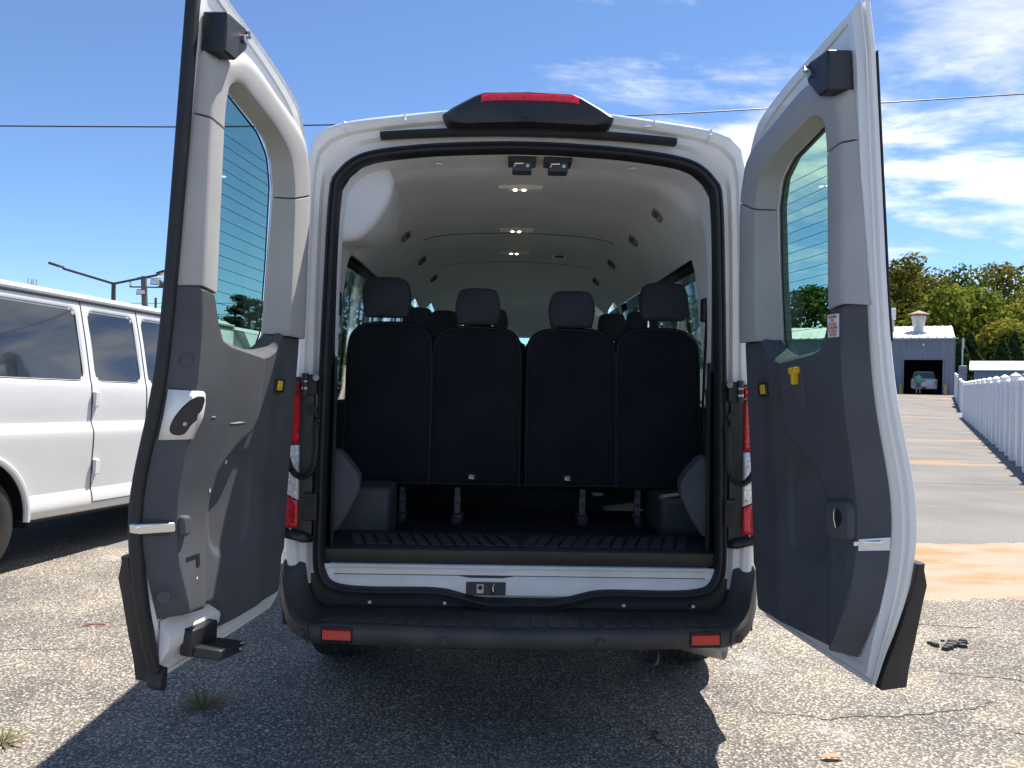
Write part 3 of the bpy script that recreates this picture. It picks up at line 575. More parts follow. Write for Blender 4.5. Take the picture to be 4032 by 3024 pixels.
for x, y, w in ((-.53, 2.62, .44), (.73, 2.62, .30)): seat(x, y, .06, w, 1.72, (x, 1.74, 1.945, .105, y+.06), simple=True)
for x in (-.5, .5): seat(x, 3.55, .10, .5, 1.62, (x, 1.66, 1.84, .13, 3.63), simple=True)
m = MB(); m.loft([[(x, 4.34, 2.105 - .05*abs(x)), (x, 4.40, 1.98), (x, 4.47, 1.86), (x, 4.50, 1.85)] for x in np.linspace(-.86, .86, 9)]); m.build('front_header', headl, VAN)
# sun visors and front console
for x0, x1 in ((.06, .50), (-.62, -.16)):
    m = MB(); m.loft([[(x, 4.30, 2.045), (x, 4.36, 1.865)] for x in (x0, x0+.03, x1-.03, x1)]); m.build('sun_visor', headl, VAN, solid=.02, bevel=.008)
m = MB(); m.prism([(-.10, 1.96), (.02, 1.96), (.04, 1.82), (-.12, 1.82)], lambda x, z: (x, 4.33, z), lambda x, z: (x, 4.42, z+.02)); m.build('overhead_console', headl, VAN, bevel=.01)
m = MB(); m.box(-.13, .13, 4.40, 4.43, 1.72, 1.79); m.build('rear_view_mirror', blackp, VAN, bevel=.012)

# ------------------------------------------------------------------ rear doors
def bulge(u, v): return .05*math.exp(-((v-.5)/.27)**2)*min(1, max(0, u/.8))
GL_T = [(.67,1.09),(.67,1.4),(.67,1.55),(.665,1.63),(.65,1.672),(.60,1.69),(.53,1.668),(.35,1.626),(.275,1.575),(.245,1.51),(.232,1.45),(.228,1.25),(.228,1.02)]
OUT_T = [(.775,1.093),(.765,1.4),(.757,1.56),(.752,1.66),(.745,1.705),(.665,1.735),(.53,1.80),(.306,1.755),(.13,1.712),(.055,1.64),(.034,1.5),(.028,1.25),(.025,1.02)]
CR_T = [(.741,1.10),(.740,1.4),(.735,1.56),(.729,1.65),(.718,1.69),(.65,1.716),(.53,1.762),(.32,1.72),(.15,1.668),(.095,1.60),(.072,1.5),(.066,1.25),(.06,1.02)]
LP_T = [(.662,1.09),(.662,1.4),(.660,1.55),(.655,1.615),(.640,1.657),(.59,1.684),(.52,1.678),(.35,1.64),(.24,1.59),(.205,1.53),(.19,1.46),(.185,1.25),(.185,1.02)]
SH = [(-.012,.25),(-.012,1.0),(-.008,1.45),(.010,1.60),(.045,1.70),(.11,1.79),(.17,1.825),(.32,1.866),(.53,1.905),(.70,1.932),(.770,1.948),(.785,1.80),(.785,1.5),(.785,1.1),(.79,.7),(.79,.45),(.785,.3),(.77,.2),(.742,.1),(.724,.03),(.712,-.005),(.4,-.006),(.06,-.002),(.006,.03)]
HOLE = [(.67,1.09),(.67,1.55),(.655,1.66),(.60,1.69),(.53,1.668),(.35,1.626),(.275,1.575),(.24,1.49),(.228,1.25),(.228,1.02),(.26,.965),(.36,.945),(.62,.975),(.665,1.02)]
def radial(poly, c, angs):
    out = []; P = np.array(poly, float); Q = np.roll(P, -1, 0)
    for a in angs:
        d = np.array([math.cos(a), math.sin(a)]); best = None
        for p, q in zip(P, Q):
            e = q - p; den = d[0]*(-e[1]) + d[1]*e[0]
            if abs(den) < 1e-12: continue
            r_ = p - c; t = (r_[0]*(-e[1]) + r_[1]*e[0])/den; s = (d[0]*r_[1] - d[1]*r_[0])/den
            if t > 0 and -1e-9 <= s <= 1+1e-9 and (best is None or t > best): best = t
        out.append(tuple(np.array(c) + d*best))
    return out
def make_door(h, tilt, side, su, label):
    """side +1 right, -1 left; u from hinge to free edge, v up, w towards the van's middle"""
    ux, uy = side*math.sin(R(tilt)), -math.cos(R(tilt)); nx, ny = (uy, -ux) if side > 0 else (-uy, ux)
    ln = R(3.6); U = np.array([ux, uy, 0]); V = np.array([nx*math.sin(ln), ny*math.sin(ln), math.cos(ln)]); Wd = np.array([nx*math.cos(ln), ny*math.cos(ln), -math.sin(ln)]); H0 = np.array(h)
    def tf(u, v, w):
        w = w - bulge(u, v)
        if side < 0: v = v + .072*sstep(.9, 1.66, v) + .028*min(1, u/.8)*sstep(.85, 1.1, v)
        return tuple(H0 + U*u*su + V*v + Wd*w)
    left = side < 0
    wout = lambda v: -(1.0 if side > 0 else .48)*itp(v, [-.01, .05, .15, .3, .42, .7, 1.2, 1.9], [.022, .03, .048, .066, .07, .066, .058, .05])
    SHs = cat_rom(SH[:10], 5) + SH[10:11] + cat_rom(SH[11:21], 4) + SH[21:]; c = np.array([.43, 1.15]); angs = sorted(list(np.linspace(-math.pi, math.pi, 200, endpoint=False)) + [math.atan2(p[1]-c[1], p[0]-c[0]) for p in SHs + HOLE])
    S_o = radial(SHs, c, angs); G_o = radial(HOLE, c, angs)
    ins = lambda d: [(p[0] + (c[0]-p[0])/max(.05, abs(c[0]-p[0]))*d*min(1, abs(c[0]-p[0])/.3), p[1] + (c[1]-p[1])/max(.05, abs(c[1]-p[1]))*d*min(1, abs(c[1]-p[1])/.3)) for p in S_o]
    r3 = lambda P, w: [(p[0], p[1], w(p[1]) if callable(w) else w) for p in P]
    m = MB(); m.loft([r3(G_o, -.03), r3(ins(.05), -.012), r3(ins(.045), -.006), r3(ins(.022), -.004), r3(ins(.014), -.014), r3(ins(.006), lambda v: max(-.018, wout(v)*.7)), r3(S_o, lambda v: max(-.022, wout(v)*.35)), r3(S_o, lambda v: wout(v)*.42), r3(ins(.009), lambda v: wout(v)*.48), r3(ins(.009), lambda v: wout(v)*.60), r3(S_o, lambda v: wout(v)*.68), r3(S_o, lambda v: wout(v)+.004), r3(ins(.004), wout), r3(G_o, lambda v: wout(v)-.004)], True)
    D = m.build('rear_door', paint, VAN, tf, smooth=35, fixn=True); D['label'] = label
    pt = lambda mb, nm, mt, par=D, **k: mb.build(nm, mt, par, tf, **k)
    # glass with demister wires
    gp = radial(HOLE, c, list(np.linspace(-math.pi, math.pi, 120, endpoint=False)))
    m = MB(); m.prism(gp, lambda u, v: (u, v, -.040), lambda u, v: (u, v, -.045)); Gx = pt(m, 'window_glass', dglass, smooth=20)
    m = MB()
    for i in range(17):
        v = 1.015 + i*.0335; u1 = .66; m.box(.235, u1, v-.0007, v+.0007, -.0395, -.0385)
    pt(m, 'demister_wires', blackp, Gx, smooth=0)
    m = MB(); lo = gp; hi_ = [(c[0]+(p[0]-c[0])*.965, c[1]+(p[1]-c[1])*.985) for p in gp]; m.loft([r3(lo, -.036), r3(hi_, -.038)], True); pt(m, 'glass_border', rubber)
    # upper trim in three mouldings with grooves between them
    sub = 8; O, Cr, Lp, Gt = (cat_rom(P, sub) for P in (OUT_T, CR_T, LP_T, GL_T)); nC = len(O); cuts = [0, 2*sub - (2 if left else 0), 10*sub - (0 if left else 2), nC-1]
    for k in range(3):
        idx = list(np.arange(cuts[k], cuts[k+1] + 1)); rows = []
        for w_i, (P, w) in enumerate(((O, -.006), (O, .010), (lambda i: tuple((np.array(O[i])*.25 + np.array(Cr[i])*.75)), .76), (Cr, .94), (lambda i: tuple((np.array(Cr[i])*.8 + np.array(Lp[i])*.2)), 1.0), (lambda i: tuple((np.array(Cr[i])*.15 + np.array(Lp[i])*.85)), 1.0), (Lp, .92), (lambda i: tuple((np.array(Lp[i])*.85 + np.array(Gt[i])*.15)), .6), (Gt, -.034))):
            row = []
            for i in idx:
                p = P(i) if callable(P) else P[i]; row.append((*p, w*itp(p[1], [1.02, 1.12, 1.56, 1.8], [.056, .055, .037, .035]) if w > .1 else w))
            def end(row, a, b): d = np.array(row[b]) - np.array(row[a]); d /= np.linalg.norm(d); return d
            d0 = end(row, 0, 1); d1 = end(row, -1, -2); p0, p1 = np.array(row[0]), np.array(row[-1]); g = .0018
            r2 = row[:]; r2[0] = tuple(p0 + d0*(g+.002)); r2[-1] = tuple(p1 + d1*(g+.002))
            row = [tuple(p0 + d0*g - np.array([0, 0, .006]))] + r2 + [tuple(p1 + d1*g - np.array([0, 0, .006]))]; rows.append(row)
        m = MB(); m.loft(rows); pt(m, 'upper_trim', trimg, smooth=50)
    # lower trim: one moulded panel
    def W(u, v):
        w = .030 + .014*sstep(.15, .27, u)
        e = math.sqrt(((u-.44)/.11)**4 + ((v-.47)/.16)**4); w -= .010*(1 - sstep(.75, 1.15, e))
        ub = itp(v, [0, .3, .5, .58, .62, .66, .70, .745, 1.1], [.625, .61, .59, .565, .53, .475, .40, .37, .355])
        wr = itp(v, [.1, .6, .95, 1.09], [.076, .075, .064, .056]); k = sstep(ub-.035, ub+.012, u)
        return w + (wr - w)*k
    nU, nV = 110, 110; rows = []
    uR = (lambda v: itp(v, [.03, .10, .18, .3, .45, 1.1], [.735, .755, .772, .784, .784, .776])) if left else (lambda v: itp(v, [.03, .06, .1, .19, .3, .45, 1.1], [.655, .672, .70, .745, .77, .775, .775])); uL = lambda v: itp(v, [0, .03, .06, .2, .22, 1.1], [.085, .055, .036, .030, .016, .024])
    def vbot(u):
        if left: return itp(u, [0, .40, .455, .47, .51, .78], [.052, .056, .060, .10, .152, .180])
        return itp(u, [0, .07, .67, .8], [.024, .018, .06, .07])
    def vtop(u): return itp(u, [0, .205, .225, .255, .30, .36, .58, .625, .655, .68, .72, .8], [1.018, 1.018, .995, .966, .946, .938, .962, .975, 1.02, 1.085, 1.09, 1.085])
    for j in range(nV+1):
        t = j/nV; vn = .03 + t*1.05; row = []
        for i in range(nU+1):
            s = i/nU; s = s if s < .86 else s
            u = uL(vn) + s*(uR(vn)-uL(vn)); cr = uR(vn) - itp(vn, [.2, .9, 1.09], [.042, .040, .034]); vb, vt = vbot(u), vtop(u); v = vb + t*(vt-vb)
            w = W(u, v); w = w*sstep(0, .035, (u-uL(vn))) if u < .2 else w
            if u > cr: k2 = (u-cr)/(uR(vn)-cr); w = w*(1 - k2)
            w *= sstep(-.01, .02, v - vb)
            row.append((u, v, w))
        rows.append(row)
    last = rows[-1]; rows.append([(u, v+.010, max(w-.012, -.0)) for u, v, w in last]); rows.append([(u, v+.022 if .22 < u < .67 else v+.010, -.034 if .22 < u < .67 else w-.03) for u, v, w in last])
    first = rows[0]; rows.insert(0, [(u, v, -.006) for u, v, w in first])
    m = MB(); m.loft(rows); LT = pt(m, 'lower_trim', trimd, smooth=40)
    # free edge: outer window rim, lower cladding
    m = MB(); m.loft([[(.70, v, wout(v)-.0012), (.785, v, wout(v)-.0012), (.786, v, wout(v)-.0045), (.70, v, wout(v)-.0045)] for v in np.linspace(.99, 1.80, 10)], True, True, True); pt(m, 'outer_rim', blackp)
    m = MB(); ur = lambda v: itp(v, [-.02, .05, .15, .3, .37], [.728, .742, .772, .797, .80])
    ko = .035 if left else 0.0
    vv = [-.012, .0, .04, .08, .13, .18, .24, .30, .345, .362]
    m.loft([[(.08, v, wout(v)-.006), (ur(v)-.01, v, wout(v)-.003), (ur(v), v, wout(v)-.001), (ur(v)+.002, v, wout(v)-.012 if v < .35 else wout(v)-.006), (ur(v), v, (-.105 if v < .34 else -.09)+ko), (ur(v)-.02, v, (-.112 if v < .34 else -.095)+ko), (.08, v, (-.112 if v < .34 else -.09)+ko)] for v in vv], True, True, True); pt(m, 'lower_cladding', blackp)
    # latch box near the top
    m = MB(); m.prism([(.640, 1.822), (.628, 1.79), (.632, 1.765), (.69, 1.705), (.746, 1.705), (.746, 1.818)], lambda u, v: (u, v, -.004), lambda u, v: (u, v, .072)); LB = pt(m, 'latch_box', blackp, bevel=.006)
    m = MB(); m.tube([(.645, 1.820, .05), (.633, 1.813, .078), (.645, 1.795, .084)], .006, 6); m.disc((.655, 1.785, .070), (0, 0, 1), .012, .01, 12); pt(m, 'latch_claw', steel, LB)
    # interior handle tag (yellow, near the hinge)
    m = MB(); m.prism([(.205, .868), (.235, .87), (.238, .836), (.207, .834)], lambda u, v: (u, v, .040), lambda u, v: (u, v, .056)); pt(m, 'yellow_catch', yellow, LT, bevel=.003)
    m = MB(); m.prism([(.180, .874), (.245, .876), (.247, .828), (.182, .826)], lambda u, v: (u, v, .030), lambda u, v: (u, v, .0505)); pt(m, 'catch_well', blackp, LT, bevel=.003)
    if not left:
        # emergency sign, with its print
        n_ = (.676, 1.075), (.712, 1.080), (.711, 1.018), (.675, 1.012)
        x0, y0, wS, hS = .675, 1.010, .052, .066
        m = MB(); m.box(x0, x0+wS, y0, y0+hS, .050, .0635); SG = pt(m, 'exit_sign', white, LT)
        for k, tx in enumerate(('EMERGENCY', 'EXIT', 'SALIDA DE', 'EMERGENCIA', 'SORTIE DE', 'SECOURS')):
            cu = bpy.data.curves.new('print', 'FONT'); cu.body = tx; cu.size = .0112; cu.align_x = 'CENTER'; cu.offset = .0003
            ob = bpy.data.objects.new('print', cu); sc.collection.objects.link(ob); dg = bpy.context.evaluated_depsgraph_get(); me = bpy.data.meshes.new_from_object(ob.evaluated_get(dg))
            tm = MB(); tm.v = [(x0 + wS/2 - v_.co.x*.72, y0 + hS - .0112 - k*.0103 + v_.co.y, .0642) for v_ in me.vertices]; tm.f = [tuple(p.vertices) for p in me.polygons]
            pt(tm, 'sign_print', redink, SG, smooth=0, fixn=False); bpy.data.objects.remove(ob); bpy.data.meshes.remove(me)
        # emergency pull handle
        m = MB(); m.prism([(.455, .935), (.525, .94), (.52, .80), (.46, .80)], lambda u, v: (u, v, .058), lambda u, v: (u, v, .0705)); pt(m, 'handle_well', trimd, LT, bevel=.003)
        m = MB(); m.prism([(.472, .925), (.514, .928), (.512, .908), (.500, .905), (.497, .872), (.482, .872), (.485, .905), (.472, .905)], lambda u, v: (u, v, .066), lambda u, v: (u, v, .088)); pt(m, 'pull_handle', yellow, LT, bevel=.003)
        # grip housing and lower latch
        m = MB(); m.prism([(.600, .525), (.712, .54), (.728, .515), (.728, .425), (.625, .405), (.600, .44)], lambda u, v: (u, v, .05), lambda u, v: (u*.96+.027, v*.96+.019, .094)); GP = pt(m, 'grip_housing', trimd, LT, bevel=.012)
        m = MB(); m.prism([(.672, .512), (.690, .498), (.694, .478), (.680, .458), (.668, .452), (.660, .475), (.662, .50)], lambda u, v: (u, v, .085), lambda u, v: (u, v, .0958)); pt(m, 'grip_cup', rubber, GP)
        m = MB(); m.tube([(.668, .515, .096), (.658, .495, .097), (.657, .475, .097), (.664, .452, .096)], .0018, 5); pt(m, 'grip_rim', chrome, GP)
        m = MB(); m.prism([(.738, .430), (.777, .438), (.777, .402), (.738, .397)], lambda u, v: (u, v, .004), lambda u, v: (u, v, .073 if u < .75 else .005)); pt(m, 'latch_opening', paint, LT)
        m = MB(); m.prism([(.728, .424), (.768, .430), (.770, .418), (.728, .407)], lambda u, v: (u, v, .020), lambda u, v: (u, v, .084 if u < .75 else .030)); pt(m, 'latch_bolt', chrome, LT, bevel=.003)
        m = MB(); m.prism([(.64, .375), (.70, .375), (.70, .325), (.645, .32)], lambda u, v: (u, v, .05), lambda u, v: (u, v, .0775)); pt(m, 'trim_plug', trimd, LT, bevel=.003)
    else:
        # rubber flange down the free edge
        m = MB(); us = lambda v: itp(v, [-.03, .0, .05, .1, .2, .3, .45, .8, 1.1, 1.5, 1.97], [.722, .730, .750, .770, .796, .806, .808, .806, .800, .797, .795])
        m.loft([[(us(v)-.034, v, -.002), (us(v)-.014, v, .005), (us(v)-.003, v, .002), (us(v)+.002, v, -.007), (us(v)+.002, v, -.021), (us(v)-.004, v, -.028), (us(v)-.028, v, -.026)] for v in np.linspace(-.025, 1.985, 60)], True, True, True); pt(m, 'rubber_flange', rubber, smooth=50)
        m = MB(); m.prism([(.705, .03), (.738, .02), (.742, -.02), (.715, -.042), (.705, -.03)], lambda u, v: (u, v, -.03), lambda u, v: (u, v, .016)); pt(m, 'flange_end', rubber, bevel=.006)
        # pull handle on its painted plate
        q = lambda u: itp(u, [.70, .733, .744, .784], [.0735, .0735, .064, .004])
        m = MB(); m.loft([[(u, itp(u, [.703, .728, .783], [.765, .702, .696]), q(u)+.005), (u, .77, q(u)+.0055), (u, itp(u, [.703, .712, .722, .783], [.80, .83, .84, .84]), q(u)+.005)] for u in (.783, .77, .755, .746, .741, .735, .728, .720, .712, .704)]); HP = pt(m, 'handle_plate', paint, LT, solid=.003, fixn=False)
        hd = [(.770, .727), (.760, .712), (.746, .716), (.737, .745), (.728, .757), (.727, .775), (.715, .79), (.709, .812), (.716, .826), (.732, .827), (.750, .806), (.766, .765)]
        hd = [(.722 + (u_-.709)*.82, .703 + (v_-.703)*.98) for u_, v_ in hd]
        m = MB(); m.prism(cat_rom(hd, 3, True), lambda u, v: (u, v, q(u)+.004), lambda u, v: (u, v, q(u)+.016)); HD = pt(m, 'door_handle', blackp, HP, bevel=.004)
        m = MB(); m.disc((.756, .745, q(.756)+.014), (.6, 0, .8), .006, .006, 12); pt(m, 'handle_bolt', steel, HD)
        # chrome latch, its cheek and a slot
        m = MB(); m.prism([(.700, .475), (.735, .478), (.735, .425), (.712, .415), (.700, .43)], lambda u, v: (u, v, .05), lambda u, v: (u, v, .092)); pt(m, 'latch_cheek', trimd, LT, bevel=.008)
        m = MB(); m.prism([(.748, .462), (.812, .462), (.812, .432), (.748, .432)], lambda u, v: (u, v, .050 - (u-.748)*1.1), lambda u, v: (u, v, .080 - (u-.748)*1.1)); CL = pt(m, 'latch_bolt', chrome, LT, bevel=.005)
        m = MB(); m.prism([(.738, .468), (.79, .468), (.79, .422), (.738, .422)], lambda u, v: (u, v, .04 - (u-.738)*1.1), lambda u, v: (u, v, .078 - (u-.738)*1.4)); pt(m, 'latch_socket', blackp, LT)
        m = MB(); m.prism([(.645, .352), (.705, .352), (.705, .342), (.660, .342), (.660, .315), (.645, .315)], lambda u, v: (u, v, .064), lambda u, v: (u, v, .0775)); pt(m, 'trim_slot', rubber, LT)
        for uu, vv_ in ((.735, .92), (.735, .64), (.74, .25)): m = MB(); m.disc((uu+.024, vv_, .040), (.85, 0, .5), .016, .0022, 20); pt(m, 'trim_plug', trimd, LT)
        # painted corner with the floor latch bracket
        m = MB(); m.loft([[(u, v, w) for v, w in ((.03, -.002), (.06, .012), (.085, .030), (.12, .034), (.15, .016), (.168, .004))] for u in (.47, .50, .64, .70, .73)], False, True, True); pt(m, 'painted_corner', paint, smooth=50)
        m = MB(); m.prism([(.53, .115), (.66, .125), (.665, .045), (.53, .025)], lambda u, v: (u, v, .02), lambda u, v: (u, v, .062)); FL = pt(m, 'floor_latch', blackp, bevel=.006)
        m = MB(); m.prism([(.53, .060), (.66, .075), (.665, .045), (.53, .025)], lambda u, v: (u, v, .062), lambda u, v: (u, v, .150)); pt(m, 'latch_jaw', blackp, FL, bevel=.005)
        m = MB(); m.tube([(.545, .058, .15), (.545, .055, .165), (.575, .052, .165)], .005, 6); pt(m, 'latch_pin', steel, FL)
        # scuffs worn through the trim
        for uu, vv_, du, dv in ((.50, .735, .045, .0035), (.47, .60, .006, .010), (.56, .565, .005, .007), (.60, .53, .004, .009), (.635, .76, .012, .0022), (.66, .28, .003, .006)):
            w_ = W(uu, vv_); m = MB(); m.prism([(uu-du, vv_), (uu-du*.2, vv_+dv), (uu+du, vv_+dv*.3), (uu+du*.4, vv_-dv*.5), (uu-du*.5, vv_-dv*.4)], lambda u, v: (u, v, W(u, v)+.0005), lambda u, v: (u, v, W(u, v)+.0012)); pt(m, 'scuff_mark', lensm, LT)
    return D
make_door((.903, -.161, .567), 7.35, 1, 1.0, 'right rear door with exit sign and yellow pull handle')
make_door((-.940, -.0785, .550), 9.05, -1, 1.07, 'left rear door with black rubber flange and scuffed trim')

# ================================================================== NEIGHBOURING VAN (left)
paint2 = mat('parked_van_white', (0.66, 0.665, 0.67), 0.30, coat=0.5, var=0.03, vscale=2)  # clean white, base colour lowered so the sunlit flank renders less bright
PV = empty('parked_van', (-4.466, 5.456, .015), (R(-1.7), 0, R(-12.5)), 'white passenger van with dark tinted side windows parked at the left edge', 'van')
SP = [(.90,.36),(.955,.352),(.985,.37),(1.003,.42),(.998,.48),(.985,.53),(.983,.545),(.990,.70),(1.0,.90),(1.0,.97),(.993,1.0),(.975,1.045),(.970,1.07),(.972,1.2),(.966,1.33),(.945,1.42),(.895,1.68),(.84,1.93),(.82,2.005),(.795,2.035)]
SPZ = cat_rom(SP, 5)
def srect(y, z, y0, y1, z0, z1, r):
    qy, qz = abs(y-(y0+y1)/2) - (y1-y0)/2 + r, abs(z-(z0+z1)/2) - (z1-z0)/2 + r
    return math.hypot(max(qy, 0), max(qz, 0)) + min(max(qy, qz), 0) - r
PANES = [(-.72, .775), (.905, 1.425), (1.53, 2.35)]; PZ = (1.375, 1.95)
def side(y, k):
    x, z = SPZ[k]
    d = min(srect(y, z, a, b, PZ[0], PZ[1], .07) for a, b in PANES)
    x -= .016*(1 - sstep(-.010, .016, d)); return (x, y, z)
AY, AZ, AR = -.23, .40, .455
ys_ = np.r_[np.linspace(-1.5, -.9, 8), np.linspace(-.85, 2.45, 221), np.linspace(2.6, 3.6, 10)]
m = MB(); n = len(SPZ); m.v = [side(y, k) for y in ys_ for k in range(n)]
for i in range(len(ys_)-1):
    for k in range(n-1):
        yc, zc_ = (ys_[i]+ys_[i+1])/2, (SPZ[k][1]+SPZ[k+1][1])/2
        if (yc-AY)**2 + (zc_-AZ)**2 < AR**2: continue
        a = i*n + k; m.f.append((a, a+1, a+1+n, a+n))
m.build('side_panel', paint2, PV, smooth=50)
m = MB(); prof = [(.795,2.035),(.785,2.055),(.72,2.09),(.5,2.125),(0,2.14)]; full = [(-x, z) for x, z in [(.90,.36),(1.0,.42),(1.0,.97),(.975,1.05),(.966,1.33),(.845,1.88)]] + [(-x, z) for x, z in prof] + [(x, z) for x, z in prof[::-1]][1:]
m.loft([at(full, y) for y in (-1.5, 0, 1.5, 2.6, 3.0)]); m.loft([[(x, 3.0, z), (x*.95, 3.75, 1.2), (x*.9, 4.4, 1.0), (x*.88, 4.5, .5)] for x, z in ((-.95, 1.98), (-.4, 2.08), (.4, 2.08), (.95, 1.98))])
m.build('roof', paint2, PV); m = MB(); m.prism([(-.95,.4),(.95,.4),(.95,1.3),(.78,2.0),(-.78,2.0),(-.95,1.3)], lambda x, z: (x, -1.5, z), lambda x, z: (x*.98, -1.55, z)); m.build('rear_panel', paint2, PV, bevel=.02)
m = MB(); m.loft([[(.813, y, 2.015), (.837, y, 2.022), (.841, y, 2.04), (.825, y, 2.05), (.795, y, 2.045)] for y in np.linspace(-1.5, 3.0, 8)]); m.build('drip_rail', paint2, PV)
m = MB(); m.tube([(.831, y, 2.012) for y in np.linspace(-1.5, 3.0, 8)], .006, 6); m.build('rail_shadow_gap', rubber, PV)
def xz(z): return itp(z, [p[1] for p in SPZ[6:]], [p[0] for p in SPZ[6:]])
for a, b in PANES:
    m = MB(); zz = np.linspace(PZ[0]-.004, PZ[1]+.004, 8); m.loft([[(xz(z)-.0135, y, z) for z in zz] for y in np.linspace(a-.004, b+.004, 5)]); m.build('side_window', tglass, PV)
    m = MB(); P = [(a+.05, PZ[0]), (b-.05, PZ[0]), (b-.015, PZ[0]+.015), (b, PZ[0]+.06), (b, PZ[1]-.06), (b-.015, PZ[1]-.015), (b-.05, PZ[1]), (a+.05, PZ[1]), (a+.015, PZ[1]-.015), (a, PZ[1]-.06), (a, PZ[0]+.06), (a+.015, PZ[0]+.015)]
    m.tube([(xz(z)-.012, y, z) for y, z in P + P[:1]], .006, 6); m.build('window_seal', rubber, PV)
def seam(P, nm='door_seam'):
    m = MB(); m.tube(P, .0045, 5); m.build(nm, rubber, PV)
seam([(x+.0005, .835 + .03*max(0, (.6-z)), z) for x, z in SPZ if z > .425]); seam([(x+.0005, 1.475, z) for x, z in SPZ if z > .425])
seam([(1.0035, y, .424) for y in np.linspace(.84, 2.4, 5)])
for z in (1.235, .70):
    x = xz(z); m = MB(); m.box(x-.005, x+.030, .842, .895, z-.06, z+.06); h_ = m.build('door_hinge', paint2, PV, bevel=.01); q = MB(); q.disc((x+.02, .848, z-.055), (0, 0, 1), .014, .11, 12); q.build('hinge_pin', paint2, h_)
# wheel arch lip, liner and wheel
m = MB(); P = [(1.0, AY + AR*math.cos(t), AZ + AR*math.sin(t)) for t in np.linspace(-.10, math.pi + .1, 40)]; m.tube(P, .024, 8); m.build('wheel_arch_lip', paint2, PV)
m = MB(); m.loft([[(x, AY + (AR+.01)*math.cos(t), AZ + (AR+.01)*math.sin(t)) for x in (.55, 1.0)] for t in np.linspace(-.2, math.pi+.2, 30)]); m.build('arch_liner', rubber, PV)
def wheel(y, z0, x):
    n = 44; prof = [(x-.20,.25),(x-.205,.34),(x-.19,.372),(x-.10,.38),(x-.015,.372),(x,.34),(x-.005,.27),(x-.02,.235),(x-.05,.225)]
    m = MB(); m.loft([[(a, y + r_*math.cos(2*math.pi*k/n), z0+.38 + r_*math.sin(2*math.pi*k/n)) for a, r_ in prof] for k in range(n+1)]); w = m.build('wheel', tyre, PV)
    q = MB(); q.loft([[(a, y + r_*math.cos(2*math.pi*k/n), z0+.38 + r_*math.sin(2*math.pi*k/n)) for a, r_ in ((x-.02,.237),(x-.03,.20),(x-.07,.17),(x-.03,.10),(x-.02,0.01))] for k in range(n+1)]); q.build('wheel_rim', steel, w)
for y, z0 in ((-.23, -.012), (3.1, .085)):
    for x in (.985, -.785): wheel(y, z0, x)
m = MB(); m.box(-.8, .8, -1.4, 3.6, .30, .42); m.build('underbody', rubber, PV)

# ================================================================== BACKGROUND RIGHT
GZ = .87
blue = mat('blue_metal_siding', (0.185, 0.205, 0.265), 0.5, var=0.08, vscale=.6); blue2 = mat('faded_blue_siding', (0.10, 0.19, 0.30), 0.5, var=0.08, vscale=.6)
roofm = mat('white_metal_roof', (0.74, 0.73, 0.71), 0.45, col2=(0.60, 0.55, 0.50), vscale=.5)
inside = mat('garage_interior', (0.05, 0.05, 0.05), 0.9); rust = mat('rusty_cap', (0.30, 0.20, 0.15), 0.8, var=.2, vscale=3); galv = mat('galvanised_steel', (0.45, 0.48, 0.49), 0.4, metal=.6, var=.1, vscale=3)
ybol = mat('yellow_paint', (0.62, 0.38, 0.05), 0.6)
GA = R(-27); GC = np.array([33.65, 63.0])
def gw(x, y): return (GC[0] + x*math.cos(GA) - y*math.sin(GA), GC[1] + x*math.sin(GA) + y*math.cos(GA))
G = empty('garage_building', (GC[0], GC[1], GZ), (0, 0, GA), 'blue-grey metal garage with pale roof and one open bay door', 'building')
def corr(x0, x1, z0, z1, y, dy=.035, pitch=.30):
    m = MB(); P = []; x = x0
    while x < x1:
        for a, d in ((0, 0), (.18, 0), (.215, dy), (.265, dy)):
            if x + a <= x1: P.append((x+a, y-d))
        x += pitch
    P.append((x1, y)); m.loft([[(a, b, z0) for a, b in P], [(a, b, z1) for a, b in P]]); return m
GL, GR, BW = -15.0, 2.22, 1.42
corr(GL, -BW, 0, 4.62, 0).build('front_wall', blue, G, smooth=0); corr(-BW, BW, 2.86, 4.62, 0).build('front_wall', blue, G, smooth=0); corr(BW, GR, 0, 4.62, 0).build('front_wall', blue, G, smooth=0)
for sx in (GL, GR): m = MB(); m.prism([(0, 0), (10, 0), (10, 4.6), (5, 5.9), (0, 4.6)], lambda y, z: (sx-.05, y, z), lambda y, z: (sx+.05, y, z)); m.build('end_wall', blue, G)
m = MB(); m.box(GL, GR, 9.9, 10, 0, 4.6); m.build('back_wall', inside, G); m = MB(); m.box(GL+.1, GR-.1, .1, 9.9, .005, .03); m.build('shop_floor', inside, G)
for x0, x1 in ((-2.6, -2.5), (BW+.5, BW+.6)): m = MB(); m.box(x0, x1, .05, 9.8, 0, 4.5); m.build('inner_wall', inside, G)
m = MB(); m.box(-2.6, BW+.6, .05, 9.8, 3.4, 3.5); m.build('bay_ceiling', inside, G)
for nm, x0, x1, z0, z1 in (('door_frame', -BW-.06, -BW+.02, 0, 2.92), ('door_frame', BW-.02, BW+.06, 0, 2.92), ('door_header', -BW+.02, BW-.02, 2.84, 2.92)): m = MB(); m.box(x0, x1, -.07, .03, z0, z1); m.build(nm, blue, G)
P = []; x = GL - .3
while x < GR + .1: P += [(x, 0), (x+.30, 0), (x+.33, .05), (x+.40, .05), (x+.43, 0)]; x += .61
m = MB(); m.loft([[(a, -.30, 4.64+b) for a, b in P], [(a, 5, 5.94+b) for a, b in P], [(a, 10.3, 4.6+b) for a, b in P]]); m.build('roof', roofm, G, smooth=0)
m = MB(); m.box(GL-.3, GR+.25, -.36, -.28, 4.52, 4.62); m.build('gutter', galv, G)
vx, vy = -.35, 2.6
